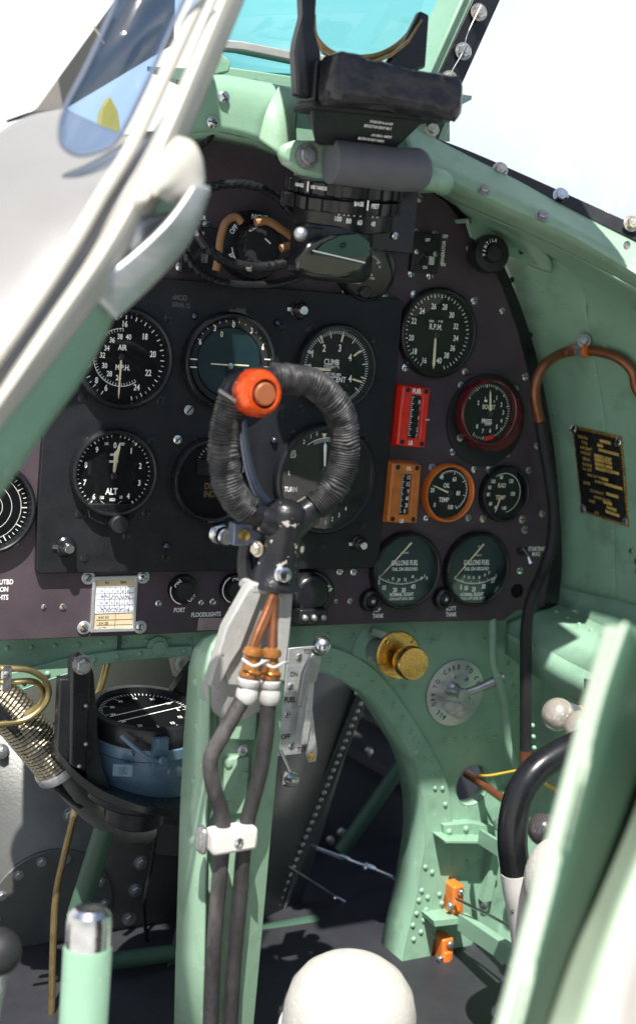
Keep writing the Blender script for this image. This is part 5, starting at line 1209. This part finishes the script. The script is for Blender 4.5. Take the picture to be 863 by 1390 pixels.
# orange fairleads and rod
for lab,x_,y_ in (('orange cable fairlead block bolted to the green frame',615,1223),('second orange block low at the bottom edge of the frame',601,1294)):
    g=thing('fairlead_block', P(x_,y_,0),lab,'fairlead','orange fairlead blocks')
    c=P(x_,y_,YF-.012); m=MB(); m.box(c,(.014,.020,.044),'orange',Matrix.Rotation(-.08,3,'Y')); m.box(c+V((-.002,-.008,.0)),(.010,.010,.016),'orange'); m.build('block', g, bevel=.002)
    for dz in (.016,-.016): MB().screw(c+V((.0,-.011,dz)),.0045,'steel',slot=False,h=.8).build('bolt', g)
    MB().screw(c+V((-.010,-.008,0)),.004,'steel',slot=False,h=.8).build('bolt', g)

cable('control_rod','thin steel rod running from the orange block to lower right',[P(618,1220,.0),P(655,1238,-.04),P(693,1258,-.09)],.0016,'steel',None,cat='rod')
# seat cushion edge, left post, black ball
m=MB(); q=P(476,1362,-.28); m.lathe(q,(0,0,1),[(.052,-.14),(.052,-.020),(.051,-.004),(.047,.011),(.039,.0225),(.029,.030),(.018,.0350),(.008,.0370),(1e-5,.0375)],'fleece',56); m.tube([q+V((.0522*math.cos(2*PI*i/40),.0522*math.sin(2*PI*i/40),-.022)) for i in range(40)],.0022,'fleece',8,2,closed=True); o=tag(m.build('seat_cushion'),'off white padded cushion top at the bottom edge','cushion')
pc=P(121,1262,-.33)
g=thing('capped_post', pc-V((0,0,.1)),'green post with rounded silver cap at the bottom left','post')
axp=V((.03,.10,1)).normalized(); Rp=.0148
MB().lathe(pc-axp*.15,axp,[(Rp*1.04,0),(Rp*1.04,.138),(Rp*.98,.140)],'green',40).build('post', g)
MB().lathe(pc-axp*.012,axp,[(Rp*.97,0),(Rp*.97,.017),(Rp*.9,.0225),(Rp*.65,.026),(1e-5,.027)],'steel',40).build('cap', g)
tag(MB().sphere(P(-2,1292,-.3),.015,'black_matt',28).cyl(P(2,1290,-.3),P(-20,1420,-.3),.007,'steel_dull').build('black_ball'),'out of focus black ball at the bottom left edge','knob')

# ------------------------------------------------------------------ left foreground: outside skin, side window and arch
fs_ = thing('windscreen_arch', P(120,400,-.35), 'out of focus grey fuselage skin and cream windscreen arch on the left', 'airframe')
Ya=-.42
def PS(l): return [P(x_,y_,Y) for x_,y_,Y in l]
edge_o=[(318,-60,-.30),(296,0,-.32),(262,80,-.34),(218,180,-.36),(172,270,-.38),(120,352,-.40),(62,436,-.42),(10,520,-.44),(-60,640,-.46)]
edge_i=[(352,-60,-.29),(328,0,-.31),(298,72,-.33),(258,170,-.35),(216,262,-.37),(168,352,-.39),(112,432,-.41),(50,512,-.43),(-30,610,-.45)]
gr_i=[(356,-60,-.27),(330,0,-.29),(300,74,-.31),(258,178,-.33),(236,280,-.35),(168,400,-.37),(118,500,-.39),(62,580,-.41),(-20,700,-.43)]
MB().sheet([PS(edge_o),PS([(a[0]*.5+b[0]*.5-6,a[1]*.5+b[1]*.5-4,a[2]-.012) for a,b in zip(edge_o,edge_i)]),PS(edge_i)],'rim_cream',8,5).build('arch_rim', fs_, solid=.004)
MB().sheet([PS([(a,b,c_+.004) for a,b,c_ in edge_i[3:]]),PS(gr_i[3:])],'green',8,4).build('arch_inner_face', fs_, solid=.003)
MB().lathe(P(84,461,-.412),(0.3,-1,0),[(.0035,0),(.0035,.001)],'black_matt',14).build('hole', fs_)
# outside skin sheet under and left of the side window, curving away
skin_r=[(262,84,-.345),(216,182,-.365),(170,272,-.385),(118,354,-.405),(60,438,-.425),(8,522,-.445),(-60,640,-.465)]
skin_m=[(210,190,-.34),(140,235,-.35),(92,270,-.37),(56,320,-.39),(16,390,-.41),(-40,470,-.43),(-100,560,-.45)]
skin_l=[(86,150,-.20),(40,160,-.22),(0,182,-.26),(-40,215,-.30),(-80,270,-.34),(-120,340,-.38),(-170,450,-.42)]
MB().sheet([PS(skin_r),PS(skin_m),PS(skin_l)],'outer_skin',8,10).build('outer_skin', fs_, solid=.003)
# side window: lower rounded corner between arch and the cowling
wb=[(184,-70),(150,20),(118,90),(92,140),(82,170),(84,195),(104,210),(132,206),(160,188),(196,120),(250,0),(290,-70)]
Yw=-.352
m=MB(); m.add([P(x_,y_,Yw) for x_,y_ in wb],[tuple(range(len(wb)))],'side_glass'); m.build('side_glass', fs_, solid=.003)
m=MB(); m.tube([P(x_,y_,Yw-.001) for x_,y_ in wb],.0013,'side_frame' if 'side_frame' in MATS else 'grey_lever',10,6); m.build('glass_seal', fs_)
m=MB(); m.tube(PS([(300,-60,-.325),(262,20,-.345),(216,120,-.360),(178,200,-.375),(140,262,-.392),(98,334,-.414),(44,416,-.434),(-30,520,-.455)]),.0038,'rim_cream',12,8); m.build('trim_strip', fs_)
# taupe cowling panel beyond
cw=thing('windscreen_side_panel', P(90,150,-.05),'taupe triangular metal panel seen outside to the left of the side window','panel')
m=MB(); m.prism(PP([(38,155),(52,146),(172,-20),(214,-60),(240,-60),(236,60),(92,146)],-.10),(0,.004,0),'outer_taupe'); m.build('panel', cw)
m=MB(); m.prism(PP([(10,163),(38,153),(92,146),(92,150),(40,158),(12,166)],-.105),(0,.004,0),'black'); m.build('edge_seal', cw)
m=MB(); m.prism(PP([(127,36),(129,35),(143,58),(141,60)],-.1015),(0,.0012,0),'lume'); m.build('joint_line', cw)
# bracket and tongue (hood latch)
lt=thing('hood_latch', P(230,320,-.38),'blurred pale metal latch bracket with silver tongue on the arch','latch')
m=MB(); m.sheet([PS([(238,190,-.37),(258,196,-.37),(268,214,-.37),(272,245,-.365)]),PS([(205,230,-.385),(225,240,-.39),(244,252,-.385),(262,266,-.38)]),PS([(165,300,-.39),(190,272,-.40),(205,262,-.395),(232,276,-.385)])],'rim_cream',6,6); m.build('bracket', lt, solid=.006)
m=MB(); m.sheet([PS([(262,252,-.392),(228,300,-.40),(180,345,-.40),(120,392,-.405)]),PS([(280,252,-.385),(252,312,-.39),(206,366,-.395),(140,415,-.40)]),PS([(282,262,-.375),(256,326,-.38),(214,376,-.385),(156,432,-.395)])],'aluminium',6,5); m.sheet([PS([(232,288,-.38),(205,292,-.385),(178,300,-.39),(150,330,-.39)]),PS([(242,320,-.38),(215,335,-.385),(190,345,-.39),(140,360,-.39)])],'steel_dull',6,4); m.build('tongue', lt, solid=.003)

tag(MB().prism([P(132,206,.6),P(168,200,.6),P(160,150,.6),P(150,132,.6),P(140,150,.6)],(0,.02,0),'yellow').build('wing_stripe'),'blurred yellow stripe seen through the left side window','stripe')
# ------------------------------------------------------------------ right foreground: door rail
dr=thing('cockpit_door_rail', P(780,1300,-.62),'out of focus green rail with sunlight painted into its edges, crossing the bottom right corner','rail')
Yr=-.66
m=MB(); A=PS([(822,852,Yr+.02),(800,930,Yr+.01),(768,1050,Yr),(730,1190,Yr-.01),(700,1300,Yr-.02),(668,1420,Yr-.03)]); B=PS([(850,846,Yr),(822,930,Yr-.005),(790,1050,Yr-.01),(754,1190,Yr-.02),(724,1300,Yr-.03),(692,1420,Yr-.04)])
m.sheet([A,[a_.lerp(b_,.5)+V((0,-.004,0)) for a_,b_ in zip(A,B)],B],'green_highlight',6,4); m.build('rail_edge', dr, solid=.003)  # paler than the rail's own green: sunlit highlight given as colour
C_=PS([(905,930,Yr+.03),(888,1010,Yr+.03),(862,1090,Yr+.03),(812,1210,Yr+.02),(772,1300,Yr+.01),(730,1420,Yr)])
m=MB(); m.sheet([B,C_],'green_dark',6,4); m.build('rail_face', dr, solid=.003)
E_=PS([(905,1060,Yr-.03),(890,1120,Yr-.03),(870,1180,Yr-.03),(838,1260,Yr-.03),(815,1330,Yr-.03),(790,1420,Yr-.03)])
m=MB(); m.sheet([C_,E_],'green_highlight',6,4); m.build('rail_lower_edge', dr, solid=.003)
G_=PS([(960,1060,Yr-.02),(960,1150,Yr-.02),(960,1200,Yr-.02),(960,1280,Yr-.02),(960,1340,Yr-.02),(960,1430,Yr-.02)])
m=MB(); m.sheet([E_,G_],'white_paint',6,4); m.build('rail_sill', dr, solid=.003)

# ------------------------------------------------------------------ ground
m=MB(); m.add([V((-300,-300,-2.2)),V((300,-300,-2.2)),V((300,300,-2.2)),V((-300,300,-2.2))],[(0,1,2,3)],'concrete'); o=m.build('ground'); o['kind']='structure'

# ------------------------------------------------------------------ light, world, camera
S = V((-.28,-.42,.88)).normalized()           # towards the sun
w = bpy.data.worlds.new('World'); scene.world = w; w.use_nodes = True; nt = w.node_tree
bg = nt.nodes['Background']; sky = nt.nodes.new('ShaderNodeTexSky'); sky.sky_type = 'NISHITA'; sky.sun_disc = False
sky.sun_elevation = math.asin(S.z); sky.sun_rotation = math.atan2(S.x, S.y); sky.dust_density = 1.5; sky.air_density = 1.0; sky.ozone_density = 1.0
bg.inputs[1].default_value = .07
# white cloud glow added ahead so the background burns out: noise mixed over clear sky
tcw = nt.nodes.new('ShaderNodeTexCoord'); sp = nt.nodes.new('ShaderNodeSeparateXYZ'); nt.links.new(tcw.outputs['Generated'], sp.inputs[0])
cn_ = nt.nodes.new('ShaderNodeTexNoise'); cn_.inputs['Scale'].default_value = 2.2; cn_.inputs['Detail'].default_value = 7; nt.links.new(tcw.outputs['Generated'], cn_.inputs[0])
m1 = nt.nodes.new('ShaderNodeMapRange'); m1.inputs[1].default_value = .1; m1.inputs[2].default_value = .5; nt.links.new(sp.outputs[1], m1.inputs[0])
m2 = nt.nodes.new('ShaderNodeMapRange'); m2.inputs[1].default_value = .75; m2.inputs[2].default_value = .45; nt.links.new(sp.outputs[2], m2.inputs[0])
mu_ = nt.nodes.new('ShaderNodeMath'); mu_.operation = 'MULTIPLY'; nt.links.new(m1.outputs[0], mu_.inputs[0]); nt.links.new(m2.outputs[0], mu_.inputs[1])
m3 = nt.nodes.new('ShaderNodeMapRange'); m3.inputs[1].default_value = .2; m3.inputs[2].default_value = .42; nt.links.new(cn_.outputs[0], m3.inputs[0])
mv_ = nt.nodes.new('ShaderNodeMath'); mv_.operation = 'MULTIPLY'; nt.links.new(mu_.outputs[0], mv_.inputs[0]); nt.links.new(m3.outputs[0], mv_.inputs[1])
cx_ = nt.nodes.new('ShaderNodeMix'); cx_.data_type = 'RGBA'; nt.links.new(mv_.outputs[0], cx_.inputs[0]); nt.links.new(sky.outputs[0], cx_.inputs[6]); cx_.inputs[7].default_value = (9.4,9.6,9.5,1)
nt.links.new(cx_.outputs[2], bg.inputs[0])
ld = bpy.data.lights.new('sun', 'SUN'); ld.energy = 5.0; ld.angle = math.radians(.5); ld.color = (1,.96,.9)
lo = bpy.data.objects.new('sun', ld); COL.objects.link(lo); lo.rotation_euler = S.to_track_quat('Z','Y').to_euler()
cd = bpy.data.cameras.new('camera'); cam = bpy.data.objects.new('camera', cd); COL.objects.link(cam); scene.camera = cam
R3 = Matrix((M[0], -M[1], -M[2])).transposed(); cam.matrix_world = Matrix.Translation(CAM) @ R3.to_4x4()
cd.sensor_fit = 'VERTICAL'; cd.sensor_height = 36; cd.lens = F_PX/1390*36; cd.clip_start = .02; cd.clip_end = 2000
cd.dof.use_dof = True; cd.dof.focus_distance = 1.16; cd.dof.aperture_fstop = 5.6
vs_ = scene.view_settings; vs_.view_transform = 'Standard'; vs_.look = 'None'; vs_.exposure = 1.0; vs_.gamma = 1; vs_.use_curve_mapping = False
scene.cycles.max_bounces = 8; scene.cycles.transparent_max_bounces = 16
